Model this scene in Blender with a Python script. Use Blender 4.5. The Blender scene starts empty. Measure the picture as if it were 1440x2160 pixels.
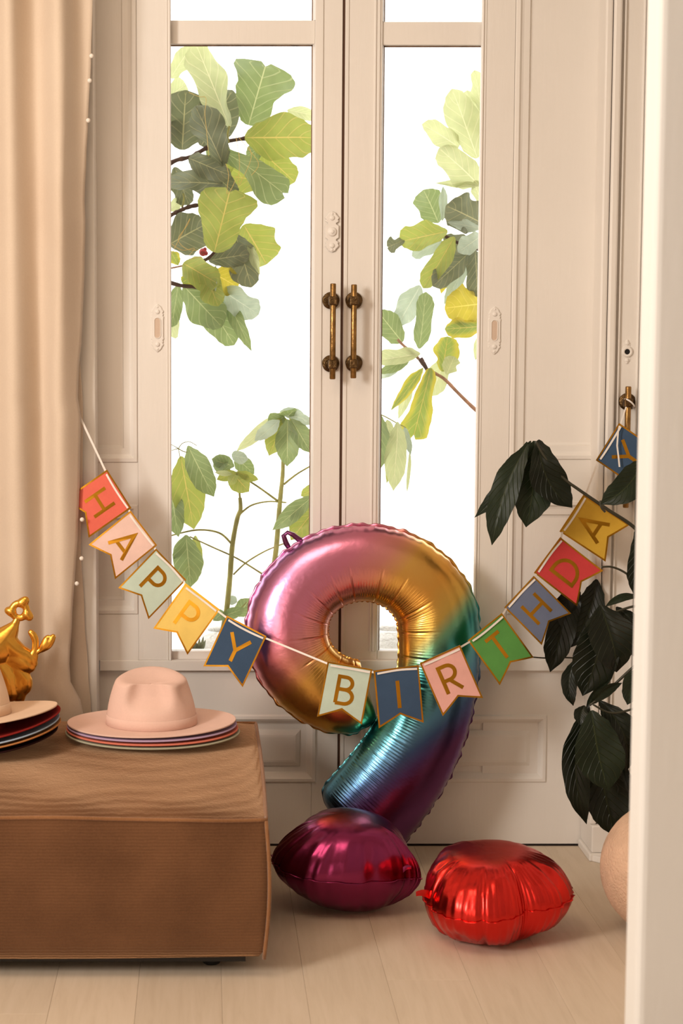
import bpy, bmesh, math, random
from mathutils import Vector, Matrix, noise
random.seed(7)
PI = math.pi
sc = bpy.context.scene
COL = sc.collection

# ------------------------------------------------------------------ camera
F_PX, PX0, PY0 = 3800.0, 430.0, 1080.0       # focal length and principal point in pixels of the 1440x2160 frame
PITCH = math.atan(360 / F_PX)                # horizon sits at y = 720
H = 1.461                                    # eye height
cam = bpy.data.cameras.new('camera'); cam_o = bpy.data.objects.new('camera', cam); COL.objects.link(cam_o)
cam.sensor_fit = 'VERTICAL'; cam.sensor_height = 36; cam.sensor_width = 24
cam.lens = F_PX / 2160 * 36
cam.shift_x = (720 - PX0) / 2160
cam.clip_start = .05; cam.clip_end = 200
cam_o.location = (0, 0, H); cam_o.rotation_euler = (PI / 2 - PITCH, 0, 0)
cam.dof.use_dof = True; cam.dof.focus_distance = 4.95; cam.dof.aperture_fstop = 5.0
sc.camera = cam_o
_F = Vector((0, math.cos(PITCH), -math.sin(PITCH))); _U = Vector((0, math.sin(PITCH), math.cos(PITCH))); _R = Vector((1, 0, 0))
def P(px, py, Y):
    d = _F + _R * ((px - PX0) / F_PX) + _U * ((PY0 - py) / F_PX)
    return Vector((0, 0, H)) + d * (Y / d.y)
def XX(px, Y, py=720): return P(px, py, Y).x
def ZZ(py, Y): return P(720, py, Y).z
def S(Y): return F_PX / (Y * math.cos(PITCH)) / (1 + 0)      # pixels per metre near the horizon

# ------------------------------------------------------------------ world, lights, exposure
w = bpy.data.worlds.new('world'); sc.world = w; w.use_nodes = True
bg = w.node_tree.nodes['Background']; bg.inputs[0].default_value = (1, .985, .95, 1); bg.inputs[1].default_value = 2.6
def area(name, loc, target, sx, sy, power, col):
    l = bpy.data.lights.new(name, 'AREA'); l.shape = 'RECTANGLE'; l.size = sx; l.size_y = sy; l.energy = power; l.color = col
    o = bpy.data.objects.new(name, l); COL.objects.link(o); o.location = loc
    o.rotation_euler = (Vector(target) - Vector(loc)).to_track_quat('-Z', 'Y').to_euler(); return o
key = area('softbox', (-2.75, 1.3, 2.3), (.75, 5.1, 1.2), .9, 1.3, 62, (1, .94, .86)); key.data.spread = math.radians(125)
area('ceiling_lamp', (-.55, 3.0, 2.98), (-.35, 3.5, 0), 1.3, 1.1, 22, (1, .775, .57))
area('room_fill', (-1.75, -1.3, 1.4), (.75, 5, .3), 2.0, 1.8, 34, (1, .82, .66))
sc.view_settings.view_transform = 'Standard'; sc.view_settings.look = 'None'
sc.view_settings.gamma = 1; sc.view_settings.use_curve_mapping = False; sc.view_settings.exposure = .08
sc.cycles.use_denoising = True
sc.cycles.max_bounces = 10; sc.cycles.transparent_max_bounces = 16
sc.cycles.sample_clamp_indirect = 6

# ------------------------------------------------------------------ helpers
def srgb(r, g, b):
    f = lambda c: (c / 255 / 12.92) if c / 255 <= .04045 else ((c / 255 + .055) / 1.055) ** 2.4
    return (f(r), f(g), f(b), 1)
class N:
    """tiny node-tree helper"""
    def __init__(s, name):
        s.m = bpy.data.materials.new(name); s.m.use_nodes = True; s.t = s.m.node_tree
        s.b = s.t.nodes['Principled BSDF']; s.out = s.t.nodes['Material Output']
    def n(s, kind, **kw):
        x = s.t.nodes.new(kind)
        for k, v in kw.items():
            if k.startswith('i_'):
                key = k[2:]; x.inputs[int(key) if key.isdigit() else key.replace('_', ' ')].default_value = v
            else: setattr(x, k, v)
        return x
    def l(s, a, b): s.t.links.new(a, b)
    def ramp(s, stops, interp='LINEAR'):
        r = s.t.nodes.new('ShaderNodeValToRGB'); e = r.color_ramp.elements; r.color_ramp.interpolation = interp
        while len(e) < len(stops): e.new(.5)
        for x, (p, c) in zip(e, stops): x.position = p; x.color = c
        return r
def simple(name, col, rough=.5, metal=0, var=0, scale=8, bump=0, bscale=60, stretch=(1, 1, 1), spec=.5):
    q = N(name); q.b.inputs['Base Color'].default_value = col; q.b.inputs['Roughness'].default_value = rough
    q.b.inputs['Metallic'].default_value = metal; q.b.inputs['Specular IOR Level'].default_value = spec
    tc = q.n('ShaderNodeTexCoord'); mp = q.n('ShaderNodeMapping'); mp.inputs['Scale'].default_value = stretch
    q.l(tc.outputs['Object'], mp.inputs[0])
    if var:
        ns = q.n('ShaderNodeTexNoise', i_Scale=scale, i_Detail=4.0); q.l(mp.outputs[0], ns.inputs['Vector'])
        d = tuple(c * (1 - var) for c in col[:3]) + (1,); h = tuple(min(1, c * (1 + var)) for c in col[:3]) + (1,)
        r = q.ramp([(.3, d), (.7, h)]); q.l(ns.outputs['Fac'], r.inputs[0]); q.l(r.outputs[0], q.b.inputs['Base Color'])
    if bump:
        nb = q.n('ShaderNodeTexNoise', i_Scale=bscale, i_Detail=3.0); q.l(mp.outputs[0], nb.inputs['Vector'])
        bp = q.n('ShaderNodeBump', i_Strength=bump, i_Distance=.01); q.l(nb.outputs['Fac'], bp.inputs['Height']); q.l(bp.outputs[0], q.b.inputs['Normal'])
    return q.m

class MB:
    def __init__(s): s.v = []; s.f = []; s.uv = {}
    def add(s, vs, fs):
        o = len(s.v); s.v += [tuple(x) for x in vs]; s.f += [tuple(i + o for i in f) for f in fs]; return o
    def box(s, x0, x1, y0, y1, z0, z1):
        s.add([(x, y, z) for z in (z0, z1) for y in (y0, y1) for x in (x0, x1)],
              [(0, 2, 3, 1), (4, 5, 7, 6), (0, 1, 5, 4), (2, 6, 7, 3), (0, 4, 6, 2), (1, 3, 7, 5)])
    def loft(s, rings, closed=True, cap0=False, cap1=False):
        n = len(rings[0]); o = len(s.v)
        for r in rings: s.v += [tuple(x) for x in r]
        for i in range(len(rings) - 1):
            for j in range(n if closed else n - 1):
                a = o + i * n + j; b = o + i * n + (j + 1) % n
                s.f.append((a, b, b + n, a + n))
        if cap0: s.f.append(tuple(o + j for j in reversed(range(n))))
        if cap1: s.f.append(tuple(o + (len(rings) - 1) * n + j for j in range(n)))
    def tube(s, pts, rad, n=8, caps=True):
        pts = [Vector(p) for p in pts]; rads = rad if isinstance(rad, (list, tuple)) else [rad] * len(pts)
        rings = []; ref = None
        for i, p in enumerate(pts):
            t = (pts[min(i + 1, len(pts) - 1)] - pts[max(i - 1, 0)]).normalized()
            if ref is None: ref = t.orthogonal().normalized()
            ref = (ref - t * ref.dot(t)).normalized(); b = t.cross(ref)
            rings.append([p + (ref * math.cos(2 * PI * k / n) + b * math.sin(2 * PI * k / n)) * rads[i] for k in range(n)])
        s.loft(rings, True, caps, caps)
    def sphere(s, c, r, nu=12, nv=8, sc3=(1, 1, 1)):
        rings = []
        for i in range(nv + 1):
            a = -PI / 2 + PI * i / nv; rr = max(math.cos(a), .001)
            rings.append([(c[0] + r * rr * math.cos(2 * PI * k / nu) * sc3[0], c[1] + r * rr * math.sin(2 * PI * k / nu) * sc3[1], c[2] + r * math.sin(a) * sc3[2]) for k in range(nu)])
        s.loft(rings, True, True, True)
    def mesh(s, name, mat, smooth=False, bevel=0, seg=2):
        me = bpy.data.meshes.new(name); me.from_pydata(s.v, [], s.f)
        if bevel:
            bm = bmesh.new(); bm.from_mesh(me); bmesh.ops.remove_doubles(bm, verts=bm.verts, dist=1e-6)
            bmesh.ops.bevel(bm, geom=list(bm.edges), offset=bevel, segments=seg, affect='EDGES', profile=.5)
            bm.to_mesh(me); bm.free()
        else:
            bm = bmesh.new(); bm.from_mesh(me); bmesh.ops.recalc_face_normals(bm, faces=bm.faces); bm.to_mesh(me); bm.free()
        for m in (mat if isinstance(mat, (list, tuple)) else [mat]): me.materials.append(m)
        if smooth: me.polygons.foreach_set('use_smooth', [True] * len(me.polygons))
        me.update(); return me
def put(name, me, parent=None, label=None):
    o = bpy.data.objects.new(name, me); COL.objects.link(o)
    if parent is not None:
        o.parent = parent
        p = parent; off = Vector((0, 0, 0))
        while p is not None: off += Vector(p.location); p = p.parent
        if parent.type == 'EMPTY' and parent.parent is None: o.matrix_parent_inverse = Matrix.Translation(-off)
    if label: o['label'] = label
    return o
def tag(o, label, cat, group=None, kind=None):
    o['label'] = label; o['category'] = cat
    if group: o['group'] = group
    if kind: o['kind'] = kind
    return o
def thing(name, loc, label, cat, group=None, kind=None):
    o = bpy.data.objects.new(name, None); COL.objects.link(o); o.location = loc; o.empty_display_size = .05
    return tag(o, label, cat, group, kind)
def lerp_table(tab, x):
    if x <= tab[0][0]: return tab[0][1]
    for (a, va), (b, vb) in zip(tab, tab[1:]):
        if x <= b: return va + (vb - va) * (x - a) / (b - a)
    return tab[-1][1]
def smooth_table(tab, x):
    if x <= tab[0][0]: return tab[0][1]
    for (a, va), (b, vb) in zip(tab, tab[1:]):
        if x <= b:
            t = (x - a) / (b - a); t = t * t * (3 - 2 * t); return va + (vb - va) * t
    return tab[-1][1]
def catmull(pts, n):
    """n samples per span through tuples of any length"""
    out = []; m = len(pts)
    for i in range(m - 1):
        p0, p1, p2, p3 = pts[max(i - 1, 0)], pts[i], pts[i + 1], pts[min(i + 2, m - 1)]
        for k in range(n):
            t = k / n
            out.append(tuple(.5 * (2 * b + (c - a) * t + (2 * a - 5 * b + 4 * c - d) * t * t + (3 * b - a - 3 * c + d) * t ** 3) for a, b, c, d in zip(p0, p1, p2, p3)))
    out.append(tuple(pts[-1])); return out

# ------------------------------------------------------------------ materials
def paint(name, col, rough=.45):
    q = N(name); tc = q.n('ShaderNodeTexCoord')
    mp = q.n('ShaderNodeMapping'); mp.inputs['Scale'].default_value = (1, 1, .12); q.l(tc.outputs['Object'], mp.inputs[0])
    a = q.n('ShaderNodeTexNoise', i_Scale=3.0, i_Detail=5.0); q.l(tc.outputs['Object'], a.inputs['Vector'])
    r = q.ramp([(.3, tuple(c * .96 for c in col[:3]) + (1,)), (.7, col)]); q.l(a.outputs['Fac'], r.inputs[0]); q.l(r.outputs[0], q.b.inputs['Base Color'])
    b = q.n('ShaderNodeTexNoise', i_Scale=90.0, i_Detail=3.0); q.l(mp.outputs[0], b.inputs['Vector'])
    bp = q.n('ShaderNodeBump', i_Strength=.12, i_Distance=.004); q.l(b.outputs['Fac'], bp.inputs['Height']); q.l(bp.outputs[0], q.b.inputs['Normal'])
    q.b.inputs['Roughness'].default_value = rough; return q.m
M_paint = paint('cream_paint', (.80, .748, .69, 1))
M_wall = paint('wall_paint', (.80, .73, .655, 1), .7)
M_ceil = paint('ceiling_paint', (.82, .77, .70, 1), .8)
M_gap = simple('dark_gap', (.03, .018, .012, 1), .8)
M_rebate = simple('rebate_gap_brown', srgb(120, 92, 70), .8, var=.4, scale=40)  # darkness of the glass rebate gap, put into the colour
M_brass = simple('aged_brass', srgb(150, 116, 70), .36, 1, var=.35, scale=45, bump=.15, bscale=120)
M_brassd = simple('dark_brass', srgb(98, 76, 50), .42, 1, var=.4, scale=70, bump=.3, bscale=150)
def wood(name):
    q = N(name); tc = q.n('ShaderNodeTexCoord'); oi = q.n('ShaderNodeObjectInfo')
    mp = q.n('ShaderNodeMapping'); mp.inputs['Scale'].default_value = (14, 1.1, 1)
    ad = q.n('ShaderNodeVectorMath', operation='ADD'); q.l(tc.outputs['Object'], ad.inputs[0])
    cb = q.n('ShaderNodeCombineXYZ'); ml = q.n('ShaderNodeMath', operation='MULTIPLY', i_1=37.0); q.l(oi.outputs['Random'], ml.inputs[0])
    q.l(ml.outputs[0], cb.inputs[1]); q.l(cb.outputs[0], ad.inputs[1]); q.l(ad.outputs[0], mp.inputs[0])
    a = q.n('ShaderNodeTexNoise', i_Scale=3.2, i_Detail=7.0, i_Roughness=.65, i_Distortion=.6); q.l(mp.outputs[0], a.inputs['Vector'])
    r = q.ramp([(.28, (.59, .475, .355, 1)), (.5, (.64, .525, .40, 1)), (.75, (.68, .56, .44, 1))]); q.l(a.outputs['Fac'], r.inputs[0])
    hs = q.n('ShaderNodeHueSaturation'); mr = q.n('ShaderNodeMapRange', i_3=.94, i_4=1.05); q.l(oi.outputs['Random'], mr.inputs[0]); q.l(mr.outputs[0], hs.inputs['Value'])
    q.l(r.outputs[0], hs.inputs['Color']); q.l(hs.outputs[0], q.b.inputs['Base Color'])
    bp = q.n('ShaderNodeBump', i_Strength=.12, i_Distance=.003); q.l(a.outputs['Fac'], bp.inputs['Height']); q.l(bp.outputs[0], q.b.inputs['Normal'])
    q.b.inputs['Roughness'].default_value = .55; q.b.inputs['Specular IOR Level'].default_value = .3; return q.m
M_plank = wood('pale_oak_plank')
def glass(name):
    q = N(name); q.t.nodes.remove(q.b)
    tr = q.n('ShaderNodeBsdfTransparent'); gl = q.n('ShaderNodeBsdfGlossy', i_Roughness=.02)
    fr = q.n('ShaderNodeFresnel', i_IOR=1.3); mx = q.n('ShaderNodeMixShader')
    q.l(fr.outputs[0], mx.inputs[0]); q.l(tr.outputs[0], mx.inputs[1]); q.l(gl.outputs[0], mx.inputs[2]); q.l(mx.outputs[0], q.out.inputs[0]); return q.m
M_glass = glass('window_glass')
def cloth(name, c1, c2, wave_axis='Z', wscale=160, rough=.9, bump=.3, nscale=6):
    q = N(name); tc = q.n('ShaderNodeTexCoord')
    a = q.n('ShaderNodeTexNoise', i_Scale=nscale, i_Detail=5.0); q.l(tc.outputs['Object'], a.inputs['Vector'])
    f = q.n('ShaderNodeTexNoise', i_Scale=220.0, i_Detail=2.0); q.l(tc.outputs['Object'], f.inputs['Vector'])
    mx = q.n('ShaderNodeMath', operation='ADD'); m2 = q.n('ShaderNodeMath', operation='MULTIPLY', i_1=.35); q.l(f.outputs['Fac'], m2.inputs[0]); q.l(a.outputs['Fac'], mx.inputs[0]); q.l(m2.outputs[0], mx.inputs[1])
    r = q.ramp([(.45, c1), (.9, c2)]); q.l(mx.outputs[0], r.inputs[0]); q.l(r.outputs[0], q.b.inputs['Base Color'])
    wv = q.n('ShaderNodeTexWave', wave_type='BANDS', bands_direction=wave_axis, i_Scale=wscale, i_Distortion=1.5, i_Detail=1.0); q.l(tc.outputs['Object'], wv.inputs['Vector'])
    ad = q.n('ShaderNodeMath', operation='ADD'); q.l(wv.outputs['Fac'], ad.inputs[0]); q.l(f.outputs['Fac'], ad.inputs[1])
    bp = q.n('ShaderNodeBump', i_Strength=bump, i_Distance=.004); q.l(ad.outputs[0], bp.inputs['Height']); q.l(bp.outputs[0], q.b.inputs['Normal'])
    q.b.inputs['Roughness'].default_value = rough; q.b.inputs['Specular IOR Level'].default_value = .15
    q.b.inputs['Sheen Weight'].default_value = .25; q.b.inputs['Sheen Roughness'].default_value = .5
    return q.m
M_otto = cloth('brown_chenille', (.098, .041, .0175, 1), (.158, .070, .031, 1), 'Z', 42)
M_otto.node_tree.nodes['Principled BSDF'].inputs['Sheen Weight'].default_value = 1.0; M_otto.node_tree.nodes['Principled BSDF'].inputs['Sheen Tint'].default_value = (1, .62, .36, 1); M_otto.node_tree.nodes['Principled BSDF'].inputs['Sheen Roughness'].default_value = .45
M_pipe = cloth('brown_piping', (.21, .09, .034, 1), (.30, .135, .055, 1), 'X', 100)
M_curt = cloth('curtain_cloth', (.63, .50, .385, 1), (.69, .565, .445, 1), 'X', 300, .85, .06, 3)
M_black = simple('black_plastic', (.012, .011, .011, 1), .6)
def felt(name, col):
    m = cloth('felt_' + name, tuple(c * .9 for c in col[:3]) + (1,), col, 'X', 400, .95, .08, 10); p = m.node_tree.nodes['Principled BSDF']
    p.inputs['Sheen Weight'].default_value = .12; p.inputs['Sheen Tint'].default_value = col; p.inputs['Specular IOR Level'].default_value = .05; return m
def foil(name, col=None, rough=.24, stops=None):
    q = N(name); q.b.inputs['Metallic'].default_value = 1; q.b.inputs['Roughness'].default_value = rough
    if stops:
        at = q.n('ShaderNodeAttribute', attribute_name='grad'); r = q.ramp(stops); q.l(at.outputs['Fac'], r.inputs[0]); q.l(r.outputs[0], q.b.inputs['Base Color'])
    else: q.b.inputs['Base Color'].default_value = col
    tc = q.n('ShaderNodeTexCoord'); ns = q.n('ShaderNodeTexNoise', i_Scale=26.0, i_Detail=3.0); q.l(tc.outputs['Object'], ns.inputs['Vector'])
    bp = q.n('ShaderNodeBump', i_Strength=.10, i_Distance=.01); q.l(ns.outputs['Fac'], bp.inputs['Height']); q.l(bp.outputs[0], q.b.inputs['Normal'])
    return q.m
def leaf_mat(name, top, trans, vein, fac=.4, rough=.42, nside=6, edge=None):
    q = N(name); uv = q.n('ShaderNodeUVMap', uv_map='UV'); sp = q.n('ShaderNodeSeparateXYZ'); q.l(uv.outputs[0], sp.inputs[0])
    def m(op, a, b=None, c=None):
        x = q.n('ShaderNodeMath', operation=op)
        for i, v in enumerate((a, b, c)):
            if v is None: continue
            if isinstance(v, (int, float)): x.inputs[i].default_value = v
            else: q.l(v, x.inputs[i])
        return x.outputs[0]
    av = m('ABSOLUTE', m('SUBTRACT', sp.outputs[1], .5))                       # 0 on the midrib, .5 at the margin
    mid = m('LESS_THAN', av, m('MULTIPLY_ADD', sp.outputs[0], -.012, .020))
    ph = m('FRACT', m('MULTIPLY', m('SUBTRACT', sp.outputs[0], m('MULTIPLY', av, .62)), float(nside)))
    side = m('SUBTRACT', 1.0, m('MINIMUM', 1.0, m('MULTIPLY', m('ABSOLUTE', m('SUBTRACT', ph, .5)), 11.0)))
    vv = m('MAXIMUM', mid, m('MULTIPLY', side, .62))
    tc = q.n('ShaderNodeTexCoord'); ns = q.n('ShaderNodeTexNoise', i_Scale=22.0, i_Detail=4.0); q.l(tc.outputs['Object'], ns.inputs['Vector'])
    r = q.ramp([(.25, tuple(c * .62 for c in top[:3]) + (1,)), (.75, tuple(min(1, c * 1.25) for c in top[:3]) + (1,))]); q.l(ns.outputs['Fac'], r.inputs[0])
    base = r.outputs[0]
    if edge:
        e = q.n('ShaderNodeMixRGB', i_2=edge); er = q.n('ShaderNodeMapRange', i_1=.30, i_2=.48); q.l(m('MULTIPLY_ADD', ns.outputs['Fac'], .2, av), er.inputs[0])
        q.l(er.outputs[0], e.inputs[0]); q.l(base, e.inputs[1]); base = e.outputs[0]
    mx = q.n('ShaderNodeMixRGB', i_2=vein); q.l(vv, mx.inputs[0]); q.l(base, mx.inputs[1]); q.l(mx.outputs[0], q.b.inputs['Base Color'])
    q.b.inputs['Roughness'].default_value = rough
    bp = q.n('ShaderNodeBump', i_Strength=.5, i_Distance=.006); q.l(m('ADD', vv, m('MULTIPLY', ns.outputs['Fac'], .5)), bp.inputs['Height']); q.l(bp.outputs[0], q.b.inputs['Normal'])
    if fac:
        tl = q.n('ShaderNodeBsdfTranslucent'); mt = q.n('ShaderNodeMixRGB', i_1=trans, i_2=vein); q.l(vv, mt.inputs[0]); q.l(mt.outputs[0], tl.inputs[0])
        ms = q.n('ShaderNodeMixShader', i_0=fac); q.l(q.b.outputs[0], ms.inputs[1]); q.l(tl.outputs[0], ms.inputs[2]); q.l(ms.outputs[0], q.out.inputs[0])
    return q.m
VY = (.62, .50, .14, 1)
LM = {}
LM.update({
 'A': leaf_mat('leaf_pale', (.44, .48, .26, 1), (.56, .60, .30, 1), (.72, .70, .42, 1), .5),
 'B': leaf_mat('leaf_grey_green', (.15, .17, .105, 1), (.18, .20, .095, 1), (.42, .40, .21, 1), .26),
 'C': leaf_mat('leaf_yellow_green', (.29, .34, .085, 1), (.40, .44, .085, 1), VY, .42),
 'D': leaf_mat('leaf_mid_green', (.20, .26, .12, 1), (.27, .35, .12, 1), (.50, .54, .27, 1), .40),
 'E': leaf_mat('leaf_yellow', (.44, .38, .05, 1), (.58, .48, .05, 1), (.75, .60, .12, 1), .45),
 'G': leaf_mat('leaf_green_yellow_edge', (.20, .27, .07, 1), (.34, .42, .07, 1), VY, .42, edge=(.70, .52, .04, 1)),
 'W': leaf_mat('leaf_sheen', (.42, .50, .40, 1), (.42, .50, .36, 1), (.60, .66, .50, 1), .35, .3),  # whitish tone paints in the light reflected off the blade
 'K': leaf_mat('leaf_dark_glossy', (.006, .009, .004, 1), (.02, .04, .008, 1), (.020, .024, .008, 1), .03, .36, 9),
 'L': leaf_mat('leaf_dark_green', (.012, .020, .009, 1), (.03, .06, .012, 1), (.035, .045, .016, 1), .04, .40, 9),
})
for k_ in 'KL': LM[k_].node_tree.nodes['Principled BSDF'].inputs['Specular IOR Level'].default_value = .28
M_bark = simple('fig_bark', srgb(72, 50, 40), .85, var=.4, scale=60, bump=.6, bscale=90)
M_twig = simple('tan_twig', srgb(150, 112, 88), .8, var=.3, scale=50)
M_stem = simple('green_stem', srgb(140, 136, 72), .6, var=.3, scale=30)
M_dstem = simple('dark_stem', (.03, .028, .014, 1), .5)

# ------------------------------------------------------------------ room shell
D = 5.13                                    # plane of the glazed doors
WF = 5.01                                   # face of the wall around them
X0, X1, YB, ZC = -3.0, 2.4, -1.6, 3.1
XL, XRc = XX(201, WF), XX(1247, D)          # clear opening
ZT = 2.75
def wallbox(name, label, x0, x1, y0, y1, z0, z1, mat=None, cat='wall'):
    b = MB(); b.box(x0, x1, y0, y1, z0, z1); return tag(put(name, b.mesh(name, mat or M_wall)), label, cat, kind='structure')
wb = MB(); wb.box(X0, XL - .02, WF, WF + .3, 0, ZC); wb.box(XRc + .02, X1, WF + .09, WF + .39, 0, ZC); wb.box(XL - .02, XRc + .02, WF, WF + .3, ZT, ZC)
tag(put('wall_back', wb.mesh('wall_back', M_wall)), 'cream wall around the tall glazed double doors', 'wall', kind='structure')
wallbox('wall_left', 'cream side wall left of the curtain, outside the picture', X0 - .1, X0, YB, WF, 0, ZC)
wallbox('wall_right', 'cream side wall right of the potted plant, outside the picture', X1, X1 + .1, YB, WF, 0, ZC)
wallbox('wall_front', 'cream wall behind the camera', X0, X1, YB - .1, YB, 0, ZC)
wallbox('ceiling', 'pale ceiling above the room', X0, X1, YB, WF, ZC, ZC + .1, M_ceil, 'ceiling')
# floor: sub-floor with laid planks
M_sub = simple('sub_floor', (.45, .34, .24, 1), .9)
fl = MB(); fl.box(X0, X1, YB, D + .2, -.05, -.012)
floor = tag(put('floor', fl.mesh('floor', M_sub)), 'pale oak plank floor of the room', 'floor', kind='structure')
pw, pl = .19, 1.28
pm = {}
nx = int((X1 - X0) / pw) + 1
for i in range(nx):
    y = YB - (i * .47 % pl)
    while y < D + .2:
        a, b_ = max(y, YB), min(y + pl, D + .2)
        if b_ - a > .05:
            key = (round(b_ - a, 3), min(pw, X1 - X0 - i * pw))
            if key not in pm:
                q = MB(); q.box(0.0002, key[1] - .0002, .0002, key[0] - .0002, -.012, 0); pm[key] = q.mesh('plank', M_plank, bevel=.0004, seg=1)
            o = put('plank', pm[key], floor); o.location = (X0 + i * pw, a, 0)
        y += pl

# ------------------------------------------------------------------ glazed doors
def ring_panel(b, x0, x1, z0, z1, prof, Y):
    """mitred moulding: prof is a list of (inset, height towards the room); last rectangle is filled"""
    rings = [[(x0 + d, Y - h, z0 + d), (x1 - d, Y - h, z0 + d), (x1 - d, Y - h, z1 - d), (x0 + d, Y - h, z1 - d)] for d, h in prof]
    b.loft(rings, True, False, True)
def bx(name, parent, x0, x1, y0, y1, z0, z1, mat=None, bevel=.002):
    b = MB(); b.box(x0, x1, y0, y1, z0, z1); return put(name, b.mesh(name, mat or M_paint, bevel=bevel), parent)
zz = lambda y: ZZ(y, D)
xx = lambda x, y=720: XX(x, D, y)
TH = .045
z_bot, z_rail, z_sill = zz(1779), zz(1412), zz(1390)
z_g0 = zz(1374)
xc0, xc1 = xx(718.0), xx(723.5)
def bar_bead(b, x0, x1, z0, z1, dx, side): pass
LOWER = [(0, 0), (.004, .006), (.012, .007), (.018, .002), (.026, -.008), (.030, -.011), (.046, -.012), (.048, -.007), (.060, .000), (.066, .001)]
def leaf_door(name, label, xa, xb, ga, gb, glo_side, ptop, p0, p1):
    """door leaf from xa to xb, glass from ga to gb; stile next to the meeting gap"""
    d = thing(name, ((xa + xb) / 2, D, 0), label, 'door', kind='structure')
    stile = (gb, xb) if glo_side == 'L' else (xa, ga)
    other = (xa, ga) if glo_side == 'L' else (gb, xb)
    bx('stile', d, stile[0], stile[1], D, D + TH, z_bot, ZT - .01)
    bx('stile', d, other[0], other[1], D + .004, D + TH, z_bot, ZT - .01)
    # transom, bottom rail, lock rail
    bx('transom_rail', d, ga, gb, D + .006, D + TH, zz(ptop[1]), zz(ptop[0]))
    bx('bottom_rail', d, ga, gb, D + .004, D + TH, z_rail, z_g0)
    bx('top_rail', d, ga, gb, D + .004, D + TH, ZT - .12, ZT - .012)
    # lower part: boards around a raised panel
    zp0, zp1 = zz(1650), zz(1507)
    s0, s1 = min(ga, stile[0]), max(gb, stile[1])
    lo = MB(); Yl = D - .003
    xi0, xi1 = (xa - .03, stile[0]) if glo_side == 'L' else (stile[1], xb + .02)
    lo.box(xi0, xi1, Yl, D + TH, z_bot, zp0); lo.box(xi0, xi1, Yl, D + TH, zp1, z_rail - .0025)
    lo.box(xi0, p0, Yl, D + TH, zp0, zp1)
    if p1 < xi1: lo.box(p1, xi1, Yl, D + TH, zp0, zp1)
    put('lower_rail', lo.mesh('lower_rail', M_paint), d)
    b = MB(); ring_panel(b, p0, p1, zp0, zp1, LOWER, Yl); put('raised_panel', b.mesh('raised_panel', M_paint), d)
    # glazing beads (bevelled) and panes
    be = .017
    for zlo, zhi in ((z_g0, zz(ptop[1])), (zz(ptop[0]), ZT - .12)):
        xi = gb if glo_side == 'L' else ga; sg = -1 if glo_side == 'L' else 1
        b = MB(); b.add([(xi, D, zlo), (xi, D + .03, zlo), (xi + sg * .006, D + .03, zlo), (xi + sg * .006, D + .022, zlo), (xi + sg * .002, D + .006, zlo),
                         (xi, D, zhi), (xi, D + .03, zhi), (xi + sg * .006, D + .03, zhi), (xi + sg * .006, D + .022, zhi), (xi + sg * .002, D + .006, zhi)],
                        [(0, 1, 6, 5), (1, 2, 7, 6), (2, 3, 8, 7), (3, 4, 9, 8), (4, 0, 5, 9), (0, 4, 3, 2, 1), (5, 6, 7, 8, 9)])
        put('glazing_bead', b.mesh('glazing_bead', M_paint), d)
        b = MB(); b.box(min(xi + sg * .0055, xi + sg * .0085), max(xi + sg * .0055, xi + sg * .0085), D + .023, D + .03, zlo, zhi); put('rebate_line', b.mesh('rebate_line', M_rebate), d)  # brown strip stands in for the dark gap at the glass rebate
        b = MB(); b.box(ga, gb, D + .023, D + .03, zhi - .003, zhi); put('rebate_line', b.mesh('rebate_line', M_rebate), d)
        b = MB(); b.box(ga - .002, gb + .002, D + .030, D + .034, zlo - .002, zhi + .002); put('pane', b.mesh('pane', M_glass), d, 'clear glass pane')
    return d
gl0, gl1, gr0, gr1 = xx(340), xx(661), xx(801), xx(1030)
door_l = leaf_door('door_1', 'left leaf of the cream glazed double door, behind the ottoman', XL + .005, xc0, gl0, gl1, 'L', (42, 92), xx(275), xx(672))
door_r = leaf_door('door_2', 'right leaf of the cream glazed double door, behind the number balloon', xc1, XRc - .004, gr0, gr1, 'R', (45, 94), xx(768), xx(1168))
# groove lines that shape the meeting stiles
bx('stile_bead', door_l, xx(661), xx(678), D - .004, D, z_g0, ZT - .02, bevel=.0015)
for a, b_ in ((784, 788), (790, 796)): bx('stile_bead', door_r, xx(a), xx(b_), D - .004, D + .001, z_g0, ZT - .02, bevel=.0012)
bx('stile_bead', door_r, xx(723.5), xx(731), D - .003, D, z_bot, ZT - .02, bevel=.001)
bk = MB(); bk.box(xc0 + .0002, xc1 - .0002, D + .008, D + TH + .02, z_bot, ZT - .02); put('astragal', bk.mesh('astragal', simple('astragal_brown', srgb(96, 66, 48), .7)), door_l)
sl = MB(); sl.box(XL, XRc, D - .006, D + .12, -.012, .003); tag(put('trim_3', sl.mesh('trim_3', M_gap)), 'dark threshold strip under the double doors', 'threshold', kind='structure')
# sill rail that runs across both leaves at the foot of the shutters
b = MB(); b.box(XL + .002, xx(717.5), D - .025, D + .003, z_rail, z_sill); put('sill_rail', b.mesh('sill_rail', M_paint, bevel=.002), door_l)
b = MB(); b.box(xx(724.5), XRc - .004, D - .025, D + .003, z_rail, z_sill); put('sill_rail', b.mesh('sill_rail', M_paint, bevel=.002), door_r)

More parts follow.
